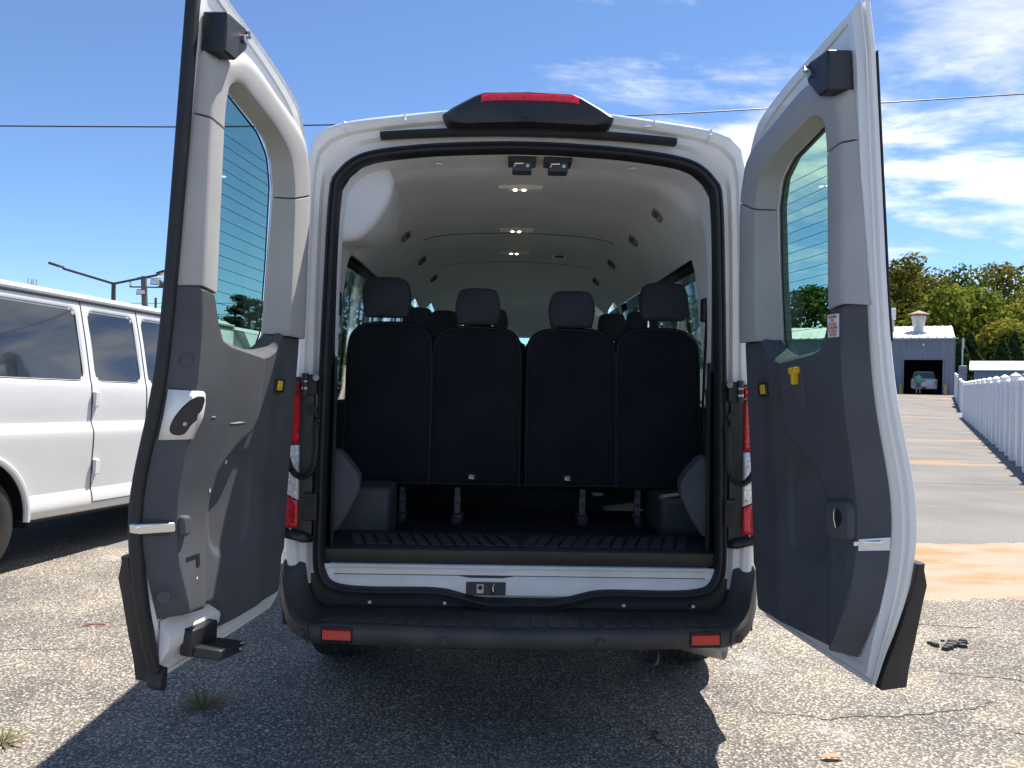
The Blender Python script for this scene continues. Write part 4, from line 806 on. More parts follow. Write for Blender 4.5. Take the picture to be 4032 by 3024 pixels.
m = MB(); m.tube([(vx, vy, 5.2), (vx, vy, 5.62)], [.40, .40], 20); m.tube([(vx, vy, 5.62), (vx, vy, 6.62)], [.40, .60], 20); V_ = m.build('roof_vent', galv, G)
m = MB(); m.tube([(vx, vy, 6.80), (vx, vy, 7.12)], [.86, .05], 20); m.build('vent_cap', rust, V_)
for k in range(4): q = MB(); a = k*math.pi/2+.4; q.tube([(vx+.53*math.cos(a), vy+.53*math.sin(a), 6.55), (vx+.5*math.cos(a), vy+.5*math.sin(a), 6.88)], .04, 6); q.build('cap_strut', galv, V_)
m = MB(); m.tube([(-2.45, vy, 5.2), (-2.45, vy, 6.4)], .26, 14); V2 = m.build('roof_vent', galv, G); m = MB(); m.box(-2.85, -2.1, vy-.35, vy+.35, 6.4, 7.35); m.build('vent_hood', dirtyw, V2, bevel=.05)
m = MB(); m.box(-.08, .08, -.15, -.036, 4.0, 4.16); m.build('wall_lamp', dirtyw, G, bevel=.03)
for x, nm in ((-1.62, 'yellow bollard left of the open garage bay'), (1.56, 'yellow bollard right of the open garage bay')):
    e = empty('bollard', (*gw(x, -.5), GZ), (0, 0, 0), nm, 'bollard', 'bollards at the garage bay'); m = MB(); m.disc((0, 0, 0), (0, 0, 1), .10, .78, 14); m.disc((0, 0, .78), (0, 0, 1), .10, .05, 14, .05); m.build('post', ybol, e)

# pickup inside the bay
PK = empty('pickup_truck', (*gw(.12, 1.2), GZ + .03), (0, 0, GA), 'white pickup truck parked inside the open garage bay', 'pickup truck')
m = MB(); bp_ = [(-.97,.62),(-1.0,.75),(-1.0,1.05),(-.96,1.22),(.96,1.22),(1.0,1.05),(1.0,.75),(.97,.62)]; m.loft([at(cen_, y) for y, cen_ in ((0, [(x*.97, z) for x, z in bp_]), (.06, bp_), (2.0, bp_), (5.2, bp_), (5.5, [(x*.9, z*.97) for x, z in bp_]))], True, True, True); m.build('body', paint, PK, smooth=30)
m = MB(); cp = [(-.93,1.2),(-.90,1.32),(-.74,1.86),(-.62,1.92),(.62,1.92),(.74,1.86),(.90,1.32),(.93,1.2)]; m.loft([at(P_, y) for y, P_ in ((1.85, [(x, min(z, 1.3)) for x, z in cp]), (2.0, [(x*.99, z) for x, z in cp]), (3.4, cp), (4.1, [(x*.98, min(z, 1.25)) for x, z in cp]))], True, True, True); m.build('cab', paint, PK, smooth=30)
m = MB(); m.prism([(-.82, 1.36), (.82, 1.36), (.70, 1.78), (-.70, 1.78)], lambda x, z: (x, 1.84 + (z-1.2)*.15 - .01, z), lambda x, z: (x, 1.80 + (z-1.2)*.15, z)); m.build('rear_window', tglass, PK)
m = MB(); m.box(-.72, .72, -.03, 0, .70, 1.19); TG = m.build('tailgate', paint, PK, bevel=.02); q = MB(); q.box(-.12, .12, -.045, -.031, 1.05, 1.12); q.build('tailgate_handle', blackp, TG)
m = MB(); m.box(-.95, .95, -.20, -.02, .42, .62); BB = m.build('bumper', galv, PK, bevel=.03); q = MB(); q.box(-.16, .16, -.21, -.2005, .46, .58); q.build('number_plate', plast, BB)
for sx in (-1, 1):
    m = MB(); m.box(sx*.88-.10, sx*.88+.10, -.035, .01, .72, 1.12); m.build('tail_light', red, PK, bevel=.02)
    for y in (1.0, 4.4): m = MB(); m.disc((sx*.72, y, .38), (sx, 0, 0), .40, .24, 22); m.build('wheel', tyre, PK, bevel=.03)
    m = MB(); m.box(sx*1.12-.09, sx*1.12+.09, 3.5, 3.6, 1.28, 1.46); m.build('side_mirror', blackp, PK, bevel=.02)

# person behind the pickup
def person():
    root = empty('person', (*gw(-.33, -.35), GZ), (0, 0, GA), 'person in green shirt and grey shorts standing behind the pickup', 'person')
    J = {'pel': (0,0,.95), 'bel': (0,0,1.10), 'che': (0,.0,1.33), 'nek': (0,-.0,1.48), 'hd0': (0,.02,1.58), 'hd1': (0,.03,1.70),
         'shl': (-.19,0,1.42), 'ell': (-.26,.03,1.15), 'wrl': (-.23,.16,.98), 'hal': (-.21,.22,.93), 'shr': (.19,0,1.42), 'elr': (.27,.03,1.15), 'wrr': (.24,.17,1.0), 'har': (.22,.24,.96),
         'hpl': (-.10,0,.90), 'knl': (-.12,.02,.50), 'anl': (-.13,-.02,.09), 'tol': (-.15,.16,.03), 'hpr': (.10,0,.90), 'knr': (.11,.02,.50), 'anr': (.12,-.02,.09), 'tor': (.14,.16,.03)}
    rad = {'pel': .15, 'bel': .145, 'che': .16, 'nek': .06, 'hd0': .085, 'hd1': .085, 'shl': .075, 'ell': .048, 'wrl': .034, 'hal': .04, 'shr': .075, 'elr': .048, 'wrr': .034, 'har': .04, 'hpl': .10, 'knl': .062, 'anl': .042, 'tol': .04, 'hpr': .10, 'knr': .062, 'anr': .042, 'tor': .04}
    E_ = ['pel-bel', 'bel-che', 'che-nek', 'nek-hd0', 'hd0-hd1', 'che-shl', 'shl-ell', 'ell-wrl', 'wrl-hal', 'che-shr', 'shr-elr', 'elr-wrr', 'wrr-har', 'pel-hpl', 'hpl-knl', 'knl-anl', 'anl-tol', 'pel-hpr', 'hpr-knr', 'knr-anr', 'anr-tor']
    def skin(name, keys, m_, grow=0):
        ks = list(keys); me = bpy.data.meshes.new(name); me.from_pydata([J[k] for k in ks], [(ks.index(a), ks.index(b)) for a, b in (e.split('-') for e in E_) if a in ks and b in ks], [])
        o = bpy.data.objects.new(name, me); sc.collection.objects.link(o); o.parent = root; md = o.modifiers.new('skin', 'SKIN'); ss = o.modifiers.new('smooth', 'SUBSURF'); ss.levels = ss.render_levels = 2
        for i, k in enumerate(ks): me.skin_vertices[0].data[i].radius = (rad[k]+grow,)*2
        me.skin_vertices[0].data[0].use_root = True; me.materials.append(m_); return o
    sk_ = mat('skin', (0.42, 0.27, 0.19), .6); skin('body', J.keys(), sk_)
    skin('shirt', ['pel', 'bel', 'che', 'shl', 'shr', 'ell', 'elr'], mat('green_cotton', (0.10, 0.42, 0.27), .9), .025)
    J2 = dict(J); J['knl'] = (-.115, .015, .56); J['knr'] = (.108, .015, .56); skin('shorts', ['pel', 'hpl', 'hpr', 'knl', 'knr'], mat('grey_cotton', (0.14, 0.15, 0.18), .9), .022)
    m = MB(); m.loft([[(a*s_, .03+b*s_, 1.66+dz) for a, b in [(.092*math.cos(t), .098*math.sin(t)) for t in np.linspace(0, 2*math.pi, 14)[:-1]]] for s_, dz in ((1, -.02), (1.03, .03), (.85, .08), (.4, .11))], True, False, True); m.build('hair', mat('brown_hair', (0.04, 0.025, 0.015), .8), root)
person()

# fence runs
vinyl_w = mat('white_vinyl', (0.76, 0.77, 0.79), 0.4, var=.03, vscale=2)
def fence(p0, p1, n, label, h=1.68):
    F = empty('fence', (p0[0], p0[1], gz(*p0)), (0, 0, 0), label, 'fence', 'white vinyl fences along the driveway')
    d = np.array(p1) - np.array(p0); L = np.linalg.norm(d); d = d/L; nn = np.array([-d[1], d[0]])
    def fr(s, o, z): p = np.array(p0) + d*s + nn*o; return (p[0]-p0[0], p[1]-p0[1], gz(*p) - gz(*p0) + z)
    for i in range(n+1):
        s = L*i/n; hh = h if i % 2 == 0 else h - .10; w = .085 if i % 2 == 0 else .07
        m = MB(); m.prism([(-w, -w), (w, -w), (w, w), (-w, w)], lambda a, b: fr(s+a, b, 0), lambda a, b: fr(s+a, b, hh)); p_ = m.build('post', vinyl_w, F)
        m = MB(); m.prism([(-w-.02, -w-.02), (w+.02, -w-.02), (w+.02, w+.02), (-w-.02, w+.02)], lambda a, b: fr(s+a, b, hh), lambda a, b: fr(s+a*.9, b*.9, hh+.03)); m.prism([(-w, -w), (w, -w), (w, w), (-w, w)], lambda a, b: fr(s+a, b, hh+.03), lambda a, b: fr(s+a*.1, b*.1, hh+.085)); m.build('post_cap', vinyl_w, p_)
        if i < n:
            m = MB(); s0, s1 = s+w, L*(i+1)/n - w; k = max(2, int((s1-s0)/.155)); P = []
            for j in range(k): a = s0 + (s1-s0)*j/k; b = s0 + (s1-s0)*(j+1)/k; P += [(a, .012), (a+.006, .022), (b-.006, .022), (b, .012)]
            m.loft([[fr(a, -o, .05) for a, o in P], [fr(a, -o, h-.16) for a, o in P]]); m.loft([[fr(a, .012, .05) for a, o in P], [fr(a, .012, h-.16) for a, o in P]]); m.loft([[fr(a, -o, h-.16) for a, o in P], [fr(a, .012, h-.16) for a, o in P]]); m.build('fence_panel', vinyl_w, F, smooth=0, fixn=False)
            m = MB(); m.prism([(s0, -.045), (s1, -.045), (s1, .035), (s0, .035)], lambda a, b: fr(a, b, h-.19), lambda a, b: fr(a, b, h-.11)); m.build('rail', vinyl_w, F)
fence((7.7, 11.0), (22.2, 37.7), 24, 'long white vinyl fence running up the right side of the driveway')
fence((25.2, 43.0), (32.3, 56.0), 8, 'short white vinyl fence between the driveway gap and garage')

# shed, tank, sign, car behind the fence
S = empty('storage_shed', (30.0, 44.6, gz(30, 45)), (0, 0, R(-31)), 'low blue metal shed with pale lean-to roof behind the fence', 'shed'); g0 = gz(30, 46)
m = MB(); m.box(-2.75, 5, 0, 3, 0, 2.25); m.build('wall', blue2, S)
for k in range(7): m = MB(); m.box(-2.72, 5.02, -.03, 0, .25+.3*k, .29+.3*k); m.build('siding_rib', blue2, S)
m = MB(); m.prism([(-3.0, -.4), (5.4, -.4), (5.4, 3.2), (-3.0, 3.2)], lambda x, y: (x, y, 2.28 + .17*(y+.4)), lambda x, y: (x, y, 2.36 + .17*(y+.4))); m.build('roof', roofm, S)
T_ = empty('steel_tank', (27.15, 46.9, gz(27, 46)), (0, 0, R(-31)), 'dark blue steel bin standing left of the shed', 'bin'); m = MB(); m.prism([(.05, 0), (.5, 0), (.5, 1.4), (.05, 1.4)], lambda x, y: (x, y, 0), lambda x, y: (x, y, 2.55)); m.build('shell', blue, T_, bevel=.05)
for k in range(3): m = MB(); m.box(.02, .53, -.04, 0, .5+.8*k, .58+.8*k); m.build('band', blue, T_)
SI = empty('road_sign', (29.25, 50.0, gz(29, 50)), (0, 0, R(55)), 'grey sign on a thin post beside the garage', 'sign'); m = MB(); m.tube([(0, 0, 0), (0, 0, 4.2)], .045, 8); m.build('post', galv, SI); m = MB(); m.box(-.24, .24, -.07, -.05, 3.55, 4.2); m.build('sign_plate', galv, SI, bevel=.02)
CR = empty('parked_car', (18.5, 28.0, 0), (0, 0, R(-28.5)), 'white car whose roof shows above the long fence', 'car')
m = MB(); body = [(-.85,.35),(-.9,.6),(-.88,.9),(.88,.9),(.9,.6),(.85,.35)]; m.loft([at([(x*k, z) for x, z in body], y) for y, k in ((-2.3, .85), (-2.1, 1), (2.0, 1), (2.3, .85))], True, True, True); m.build('body', paint, CR, bevel=.05)
m = MB(); rf = [(-.82,.9),(-.62,1.62),(-.5,1.70),(.5,1.70),(.62,1.62),(.82,.9)]; m.loft([at([(x, .9+(z-.9)*k) for x, z in rf], y) for y, k in ((-2.0, .1), (-1.5, .96), (0, 1.0), (.7, .95), (1.5, .1))], True, True, True); m.build('cabin', paint, CR, smooth=50)
for sx in (-1, 1):
    m = MB(); m.prism([(-1.4, .98), (.9, .98), (.4, 1.48), (-1.2, 1.48)], lambda y, z: (sx*(.82-(z-.9)*.28+.012), y, z), lambda y, z: (sx*(.82-(z-.9)*.28+.02), y, z)); m.build('side_window', tglass, CR)
    for y in (-1.4, 1.45): m = MB(); m.disc((sx*.70, y, .33), (sx, 0, 0), .33, .2, 20); m.build('wheel', tyre, CR)

# ================================================================== TREES
def leaf_mat(name, c1, c2):
    m = bpy.data.materials.new(name); m.use_nodes = True; t = m.node_tree; t.nodes.clear()
    g = t.nodes.new('ShaderNodeNewGeometry'); nz = t.nodes.new('ShaderNodeTexNoise'); nz.inputs['Scale'].default_value = .45; nz.inputs['Detail'].default_value = 4; t.links.new(g.outputs['Position'], nz.inputs['Vector'])
    ad = t.nodes.new('ShaderNodeMath'); ad.operation = 'MULTIPLY_ADD'; ad.inputs[1].default_value = .35; t.links.new(g.outputs['Random Per Island'], ad.inputs[0]); t.links.new(nz.outputs['Fac'], ad.inputs[2])
    r = t.nodes.new('ShaderNodeValToRGB'); r.color_ramp.elements[0].position = .45; r.color_ramp.elements[1].position = .85; r.color_ramp.elements[0].color = (*c1, 1); r.color_ramp.elements[1].color = (*c2, 1); t.links.new(ad.outputs[0], r.inputs[0])
    df = t.nodes.new('ShaderNodeBsdfDiffuse'); tl = t.nodes.new('ShaderNodeBsdfTranslucent'); mx = t.nodes.new('ShaderNodeMixShader'); mx.inputs[0].default_value = .38; out = t.nodes.new('ShaderNodeOutputMaterial')
    for n_ in (df, tl): t.links.new(r.outputs[0], n_.inputs[0])
    t.links.new(df.outputs[0], mx.inputs[1]); t.links.new(tl.outputs[0], mx.inputs[2]); t.links.new(mx.outputs[0], out.inputs[0]); return m
LM = {'bright': leaf_mat('bright_leaves', (.075,.11,.018), (.24,.27,.045)), 'olive': leaf_mat('olive_leaves', (.075,.085,.018), (.23,.21,.04)), 'green': leaf_mat('green_leaves', (.035,.07,.016), (.12,.17,.03)), 'yellow': leaf_mat('yellow_leaves', (.11,.125,.022), (.30,.28,.05)), 'dark': leaf_mat('dark_leaves', (.025,.05,.018), (.085,.13,.04)), 'pine': leaf_mat('pine_needles', (.010,.022,.010), (.035,.058,.022))}
RNG = np.random.default_rng(5)
bark = mat('bark', (0.09, 0.07, 0.055), 0.9, var=.3, vscale=4)
def leaves(P, Nn, size, asp=.6):
    n = len(P); a = RNG.normal(0, 1, (n, 3)); t1 = np.cross(Nn, a); t1 /= np.linalg.norm(t1, axis=1)[:, None] + 1e-9; t2 = np.cross(Nn, t1); t2 /= np.linalg.norm(t2, axis=1)[:, None] + 1e-9
    s = size*RNG.uniform(.6, 1.3, n)[:, None]
    Q = np.stack([P - t1*s, P + t2*s*asp, P + t1*s, P - t2*s*asp], 1).reshape(-1, 3); return Q
def raw(name, Q, m, parent, org):
    n = len(Q)//4; me = bpy.data.meshes.new(name); Q = Q - np.array(org); me.vertices.add(len(Q)); me.vertices.foreach_set('co', Q.ravel()); me.loops.add(len(Q)); me.loops.foreach_set('vertex_index', np.arange(len(Q), dtype=np.int32)); me.polygons.add(n); me.polygons.foreach_set('loop_start', np.arange(0, len(Q), 4, dtype=np.int32)); me.update(calc_edges=True)
    o = bpy.data.objects.new(name, me); sc.collection.objects.link(o); me.materials.append(m); o.parent = parent; return o
def tree(x, y, h, w, kind, label, cat='tree', group='trees behind the garage', nb=20, nl=5200, size=.27, base=.25):
    z0 = gz(x, y); T = empty('tree', (x, y, z0), (0, 0, 0), label, cat, group); org = (x, y, z0)
    B = []; 
    for k in range(nb):
        t = RNG.uniform(0, 1); zz = base*h + (h*.93-base*h)*t; rr_ = w*.5*math.sin(math.pi*min(1, .22+.70*t))**.7*RNG.uniform(.35, .95); a = RNG.uniform(0, 2*math.pi); B.append((x+rr_*math.cos(a), y+rr_*math.sin(a), z0+zz, w*RNG.uniform(.13, .24)))
    B.append((x, y, z0 + h*.88, w*.17)); B.append((x, y, z0+h*.6, w*.28))
    Q = []
    for bx, by, bz, br in B:
        k = int(nl/len(B)*(br/(w*.19))**1.3); d = RNG.normal(0, 1, (k, 3)); d /= np.linalg.norm(d, axis=1)[:, None]; r_ = br*RNG.uniform(.45, 1.12, k)**.6
        P = np.array([bx, by, bz]) + d*r_[:, None]*np.array([1.1, 1.1, .85]); Nn = d + RNG.normal(0, .7, (k, 3)) + np.array([0, 0, .4]); Nn /= np.linalg.norm(Nn, axis=1)[:, None]; Q.append(leaves(P, Nn, size))
    raw('crown', np.concatenate(Q), LM[kind], T, org)
    m = MB(); m.tube([(0, 0, -.1), (.05, 0, h*.3), (0, .1, h*.6), (0, 0, h*.85)], [w*.035+.06, w*.03+.03, w*.018, .02], 8)
    for b in B[:7]: m.tube([(0, 0, h*.3), ((b[0]-x)*.5, (b[1]-y)*.5, h*.42), (b[0]-x, b[1]-y, b[2]-z0)], [w*.014+.02, w*.01+.01, .015], 5)
    m.build('trunk', bark, T); return T
TL = [(42.3, 84, 15.2, 9, 'olive', 'tallest olive-green tree rising just right of the open right door'), (48, 92, 14.6, 11, 'olive', 'broad olive tree behind the roof vent'), (54, 94, 14.8, 11, 'green', 'green tree at the middle of the wooded skyline'), (60, 94, 15.8, 11, 'olive', 'feathery olive tree at the right end of the skyline'), (66, 98, 15.4, 11, 'green', 'green tree at the right edge of the wood'),
      (44, 79, 10.8, 9, 'bright', 'bright green tree directly above the garage roof'), (49.5, 82, 10.8, 9.5, 'bright', 'lighter mid-height tree above the garage corner'), (55.5, 82, 10.6, 9.5, 'yellow', 'yellow-leaved tree above the blue shed'), (48.5, 76, 7.4, 7.5, 'yellow', 'low yellowish tree beside the garage corner'), (61, 82, 10.2, 9.5, 'bright', 'bright mid-height tree at the right frame edge'), (52.5, 76, 8.0, 8, 'bright', 'low bright tree just above the conifers'), (57.5, 77, 7.8, 8, 'olive', 'low olive tree above the right end of the shed'),
      (38, 82, 12.4, 9, 'olive', 'olive tree seen through the glass of the right door'), (33, 84, 11.8, 9, 'green', 'green tree at left in the right door glass'), (27, 88, 11, 10, 'olive', 'tree behind the left end of the garage'), (20, 95, 11, 10, 'green', 'tree behind the right edge of the open van')]
for a in TL: tree(*a)
def conifer(x, y, h, w, label, group='conifers behind the shed'):
    z0 = gz(x, y); T = empty('conifer_tree', (x, y, z0), (0, 0, 0), label, 'conifer', group); n = 2600; t = RNG.uniform(0, 1, n)**.8; a = RNG.uniform(0, 2*np.pi, n); rr_ = w*.5*(1-t)**.8*(.75+.25*np.sin(a*5+t*30))*RNG.uniform(.55, 1.05, n)+.05
    P = np.stack([x+rr_*np.cos(a), y+rr_*np.sin(a), z0+.15+t*h], 1); Nn = np.stack([np.cos(a), np.sin(a), np.full(n, .5)], 1) + RNG.normal(0, .5, (n, 3)); Nn /= np.linalg.norm(Nn, axis=1)[:, None]
    raw('crown', leaves(P, Nn, .22, .45), LM['dark'], T, (x, y, z0)); m = MB(); m.tube([(0, 0, -.1), (0, 0, h*.9)], [.12, .02], 7); m.build('trunk', bark, T)
for i, (x, h) in enumerate(((39.6, 4.6), (41.4, 5.4), (43.3, 4.7), (45.4, 5.6), (47.4, 4.9), (49.6, 5.5), (52.0, 5.0))):
    conifer(x, 68 + (i % 2)*1.5, h, 3.6, ('%s dark conifer behind the shed, counted from the garage' % ('first', 'second', 'third', 'fourth', 'fifth', 'sixth', 'seventh')[i]))
def pine(x, y, h, w, label, n_l=26):
    T = empty('pine_tree', (x, y, 0), (0, 0, 0), label, 'pine tree'); m = MB(); m.tube([(0, 0, -.1), (.08, 0, h*.5), (0, .05, h*.97)], [.24, .16, .03], 8); Q = []
    for k in range(n_l):
        t = .30 + .68*k/n_l; z = t*h; L = w*.5*(1-((t-.45)/.62)**2)*RNG.uniform(.7, 1.05) if t > .45 else w*.5*RNG.uniform(.5, .95)
        a = k*2.4 + RNG.uniform(-.3, .3); e = (L*math.cos(a), L*math.sin(a), z + L*.12); m.tube([(0, 0, z-.1), (e[0]*.6, e[1]*.6, z + L*.02), e], [.05, .03, .01], 5)
        for q in (.45, .7, .92, 1.0):
            c_ = np.array([x+e[0]*q, y+e[1]*q, z + L*.12*q + .05]); nn_ = 75; d = RNG.normal(0, 1, (nn_, 3)); d /= np.linalg.norm(d, axis=1)[:, None]; P = c_ + d*RNG.uniform(.2, 1, (nn_, 1))*np.array([.48, .48, .26]); Q.append(leaves(P, d, .15, .3))
    raw('crown', np.concatenate(Q), LM['pine'], T, (x, y, 0)); m.build('trunk', bark, T)
pine(-15.5, 45, 6.1, 3.9, 'lone dark pine seen through the glass of the left door')
for x, y, h, w, l in ((-6.6, 31, 5.6, 4.2, 'leafy tree seen through the left side window of the van'), (-22, 60, 4.4, 7, 'low dark tree at the foot of the pine'), (-16, 62, 4.2, 6, 'low shrub tree right of the pine in the left door glass'), (12.5, 42, 4.4, 5, 'small tree seen through the right side window of the van')): tree(x, y, h, w, 'dark', l, group='trees seen through the van glass', nl=2200, size=.16, base=.12)

def woods():
    n = 26000; x = RNG.uniform(-260, 300, n); y = 165 + RNG.uniform(0, 18, n) + .0006*(x**2)*0; top = 6.5 + 2.6*np.sin(x*.09) + 1.8*np.sin(x*.31+1) + 1.2*np.sin(x*.83+2); z = gz(0, 165) + top*RNG.uniform(0, 1, n)**.6*RNG.uniform(.85, 1.08, n)
    P = np.stack([x, y, z], 1); d = RNG.normal(0, 1, (n, 3)) + np.array([0, -.8, .5]); d /= np.linalg.norm(d, axis=1)[:, None]
    o = raw('distant_woods', leaves(P, d, .9, .7), LM['green'], None, (0, 0, 0)); tag(o, 'far line of green woods along the horizon', None, kind='stuff')
woods()

# ================================================================== POLES AND WIRES (left)
poled = mat('dark_pole_paint', (0.05, 0.042, 0.036), 0.5); wood = mat('weathered_pole', (0.13, 0.12, 0.10), 0.85, var=.2, vscale=2)
L = empty('street_lamp', (-16.12, 31, 0), (0, 0, 0), 'dark double-armed parking lot lamp behind the parked van', 'street lamp')
m = MB(); m.tube([(0, 0, 0), (0, 0, 5.1)], [.13, .08], 10); m.build('pole', poled, L)
for sx, dz, ex in ((-1, .70, -2.05), (1, .50, 1.75)):
    m = MB(); m.tube([(0, 0, 5.05), (ex, 0, 5.05+dz-.12)], .05, 8); A_ = m.build('arm', poled, L)
    q = MB(); q.prism([(0, -.14), (.12, -.20), (.5, -.2), (.56, 0), (.5, .2), (.12, .20), (0, .14)], lambda a, b: (ex + sx*a, b, 4.93+dz+.30*a), lambda a, b: (ex + sx*a, b*.8, 5.03+dz+.30*a)); q.build('lamp_head', poled, A_, bevel=.02)
    q = MB(); q.prism([(.16, -.14), (.46, -.14), (.46, .14), (.16, .14)], lambda a, b: (ex + sx*a, b, 4.922+dz+.30*a), lambda a, b: (ex + sx*a, b, 4.93+dz+.30*a)); q.build('lamp_lens', lensm, A_)
L = empty('floodlight_pole', (-17.1, 36, 0), (0, 0, 0), 'wooden pole carrying a cluster of floodlights', 'light pole')
m = MB(); m.tube([(.12, 0, 0), (-.22, 0, 6.0)], [.17, .13], 10); m.build('pole', wood, L)
for dx, dz, rz in ((-.75, 5.62, -.9), (-.25, 5.25, 0), (.42, 5.72, .5), (.72, 5.6, 1.1)):
    m = MB(); c_, s_ = math.cos(rz), math.sin(rz); m.prism([(-.24, -.13), (.24, -.13), (.20, .13), (-.20, .13)], lambda a, b: (dx+a*c_, a*s_-.18, dz+b), lambda a, b: (dx+a*.6*c_+s_*.2, a*.6*s_+.10, dz+b*.6)); h_ = m.build('floodlight', poled, L, bevel=.015)
    q = MB(); q.prism([(-.2, -.09), (.2, -.09), (.17, .09), (-.17, .09)], lambda a, b: (dx+a*c_+s_*-.005, a*s_-.184, dz+b), lambda a, b: (dx+a*c_, a*s_-.19, dz+b)); q.build('flood_lens', lensm, h_)
m = MB(); m.tube([(-.85, 0, 5.5), (.85, 0, 5.5)], .035, 6); m.tube([(-.5, 0, 5.95), (.6, 0, 5.9)], .02, 5); m.build('cross_bracket', poled, L)
L = empty('utility_pole', (-32.3, 70, 0), (0, 0, 0), 'distant H-frame utility pole beside the left door', 'utility pole')
for x, h in ((-.25, 8.4), (.35, 7.6)): m = MB(); m.tube([(x, 0, 0), (x, 0, h)], .11, 8); m.build('pole', wood, L)
for z in (7.3, 6.6, 5.9): m = MB(); m.box(.2, 1.1, -.06, .06, z-.05, z+.05); m.build('crossarm', wood, L)
L = empty('lattice_tower', (-87.6, 140, 0), (0, 0, 0), 'distant grey lattice mast above the parked van roof', 'mast')
for a, b in ((-.45, -.45), (.45, -.45), (.45, .45), (-.45, .45)): m = MB(); m.tube([(a*2, b*2, 0), (a, b, 18.4)], .10, 5); m.build('leg', galv, L)
for k in range(14): z = 4 + k; m = MB(); m.tube([(-.5, -.45, z), (.5, -.45, z+.9)], .07, 4); m.build('brace', galv, L)
wirem = mat('black_cable', (0.012, 0.012, 0.016), 0.5)
def cable(P, r, label):
    o = MB(); o.tube(cat_rom(P, 6), r, 6); k = o.build('power_line', wirem); tag(k, label, 'cable', 'overhead cables')
cable([(-30, 14, 5.75), (-9.39, 14, 5.895), (-3.5, 14, 6.015), (1.97, 14, 6.278), (4.74, 14, 6.469), (9.21, 14, 6.80), (26, 14, 8.2)], .012, 'thick twisted power cable crossing the whole sky above the van')
for i, (z0, z1, nm) in enumerate(((6.15, 6.6, 'topmost thin wire behind the lamp posts'), (5.55, 5.75, 'middle thin wire behind the lamp posts'), (5.15, 5.30, 'second lowest thin wire behind the lamp posts'), (3.55, 6.9, 'thin wire slanting up behind the lamp posts'))):
    cable([(-34, 52, z0), (-24, 52, (z0*.6+z1*.4)-.1), (-6, 52, z1)], .017, nm)

# ================================================================== SMALL THINGS ON THE LOT
straw = mat('dry_straw', (0.30, 0.21, 0.10), .9); grassm = mat('weed_green', (0.10, 0.13, 0.03), .85)
def tuft(x, y, r, h, n, label, mt):
    T = empty('weed', (x, y, .008), (0, 0, 0), label, 'weed', 'weeds growing through the asphalt')
    for nm, mm, k in (('dry_blades', straw, int(n*.6)), ('green_blades', mt, int(n*.4))):
        m = MB()
        for i in range(k):
            a = random.uniform(0, 6.28); q = random.uniform(0, .4)*r; l = random.uniform(.5, 1)*r; zz = h*random.uniform(.25, 1) if nm == 'green_blades' else h*random.uniform(.05, .4); w = .0016
            p = Vector((q*math.cos(a), q*math.sin(a), 0)); e = p + Vector((l*math.cos(a), l*math.sin(a)*.8, zz)); md = (p+e)/2 + Vector((0, 0, zz*.35)); s_ = Vector((-math.sin(a), math.cos(a), 0))*w
            m.add([p-s_, p+s_, md+s_, md-s_, e], [(0, 1, 2, 3), (3, 2, 4)])
        o = m.build(nm, mm, T, smooth=0, fixn=False); o['kind'] = 'stuff'
tuft(-1.30, 3.29, .13, .10, 150, 'dry weed tuft in the van shadow below the left door', grassm)
tuft(-1.93, 2.93, .11, .07, 80, 'small weed at the lower left corner of the lot', grassm)
leafm = mat('dry_leaf', (0.42, 0.20, 0.11), .7); m = MB(); m.prism(cat_rom([(-.05, 0), (-.02, .014), (.02, .012), (.05, 0), (.02, -.012), (-.02, -.012)], 3, True), lambda a, b: (1.24+a*.9+b*.3, 2.92+b, .012+abs(b)*.6+.004), lambda a, b: (1.24+a*.9+b*.3, 2.92+b, .0135+abs(b)*.6+.004)); tag(m.build('fallen_leaf', leafm), 'dry reddish leaf lying at the bottom of the lot', 'leaf')
m = MB(); m.tube(cat_rom([(-2.38, 4.30, .014), (-2.33, 4.32, .018), (-2.27, 4.33, .014)], 4), .004, 6); tag(m.build('twig', mat('red_twig', (.25, .05, .03), .8)), 'short reddish twig lying left of the left door', 'twig')
m = MB(); m.tube(cat_rom([(-.55, 3.62, .012), (-.50, 3.60, .016), (-.47, 3.55, .012), (-.455, 3.50, .013)], 4), .0028, 5); tag(m.build('twig', bark), 'thin brown twig in the shadow under the bumper', 'twig')
tarm = mat('broken_tar', (0.012, 0.012, 0.013), .6)
H_ = empty('pothole_debris', (2.46, 4.23, .008), (0, 0, 0), 'patch of broken black tar right of the right door', 'tar patch')
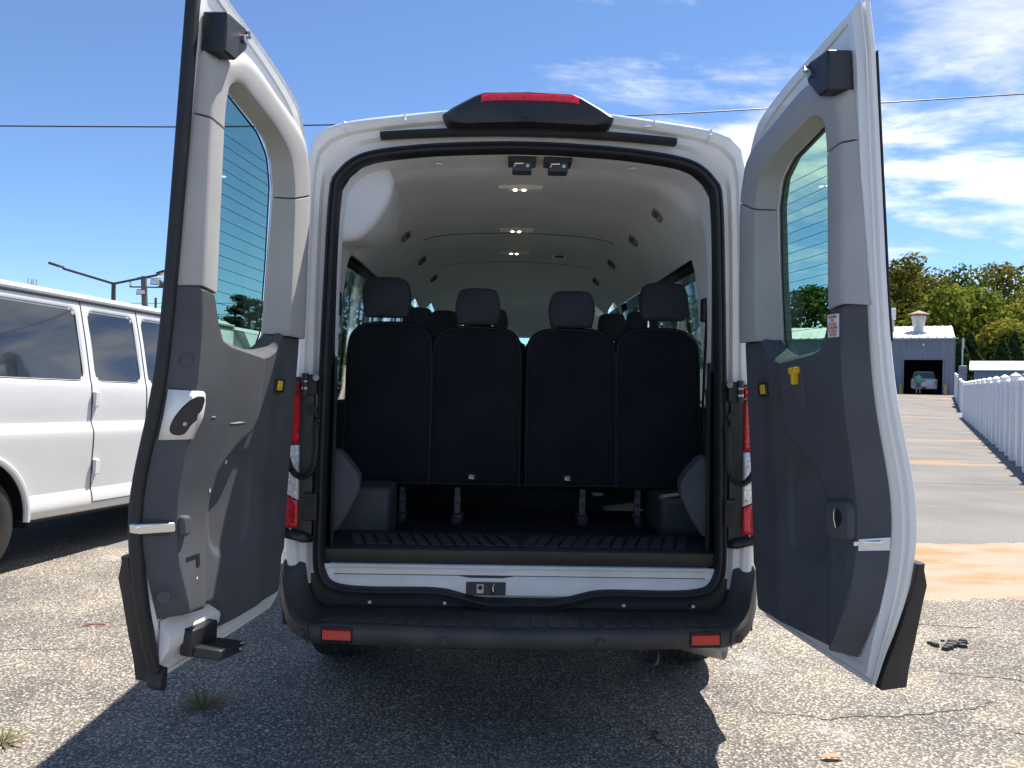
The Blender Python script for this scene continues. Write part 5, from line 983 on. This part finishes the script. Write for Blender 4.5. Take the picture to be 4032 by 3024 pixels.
for i in range(26):
    a = random.uniform(0, 6.28); q = random.uniform(0, 1)**.6; s_ = random.uniform(.012, .03); m = MB(); cx_, cy_ = .14*q*math.cos(a), .09*q*math.sin(a)
    m.prism([(s_*math.cos(t+random.uniform(-.3,.3)), s_*.8*math.sin(t)) for t in np.linspace(0, 6.28, 7)[:-1]], lambda u, v: (cx_+u, cy_+v, 0), lambda u, v: (cx_+u*.7, cy_+v*.7, s_*.7)); m.build('tar_lump', tarm, H_, smooth=0)

crackm = mat('crack_tar', (0.03, 0.028, 0.027), .9)
LOT = bpy.data.objects['parking_lot']
def crack(P, w):
    P = resample(P, 40); m = MB(); rows = []
    for i, (x, y) in enumerate(P):
        t = i/39; ww = w*(.35 + .65*abs(math.sin(i*1.7 + x*9)))*math.sin(math.pi*min(1, max(.06, t))) + .0008; j = RNG.normal(0, .010); k = RNG.normal(0, .010)
        rows.append([(x+j, y+k-ww, .0098), (x+j, y+k+ww, .0098)])
    m.loft(rows); m.build('crack', crackm, LOT, smooth=0)
for P, w in (([(1.05, 3.35), (1.35, 3.28), (1.75, 3.32), (2.1, 3.42), (2.3, 3.55)], .004), ([(1.95, 3.40), (2.05, 3.2), (2.4, 3.05), (3.0, 3.0)], .0035), ([(2.0, 3.9), (2.5, 3.75), (3.2, 3.5)], .004), ([(.55, 3.3), (.62, 3.0), (.70, 2.75)], .004), ([(-2.6, 5.2), (-2.2, 4.9), (-1.9, 4.75)], .004), ([(1.3, 4.9), (1.8, 4.6), (2.3, 4.65), (3.1, 4.5)], .005), ([(-3.6, 3.9), (-3.0, 4.1), (-2.6, 3.9), (-2.0, 4.0)], .003)): crack(P, w)
chips('spilled_gravel', 2600, -5, 7, 5.0, 8.6, .006, .018, stone, 'loose gravel spilled past the broken edge of the lot', lambda x, y: (y > np.interp(x, [-12, -5, -3.4, -2, 0, 2, 2.8, 3.6, 6, 14], [7.6, 6.8, 6.3, 6.0, 5.7, 5.3, 5.15, 5.3, 5.6, 6.2]) - .1) & (y < np.interp(x, [-12, -5, -3.4, -2, 0, 2, 2.8, 3.6, 6, 14], [7.6, 6.8, 6.3, 6.0, 5.7, 5.3, 5.15, 5.3, 5.6, 6.2]) + RNG.exponential(.35, len(x))), .004)
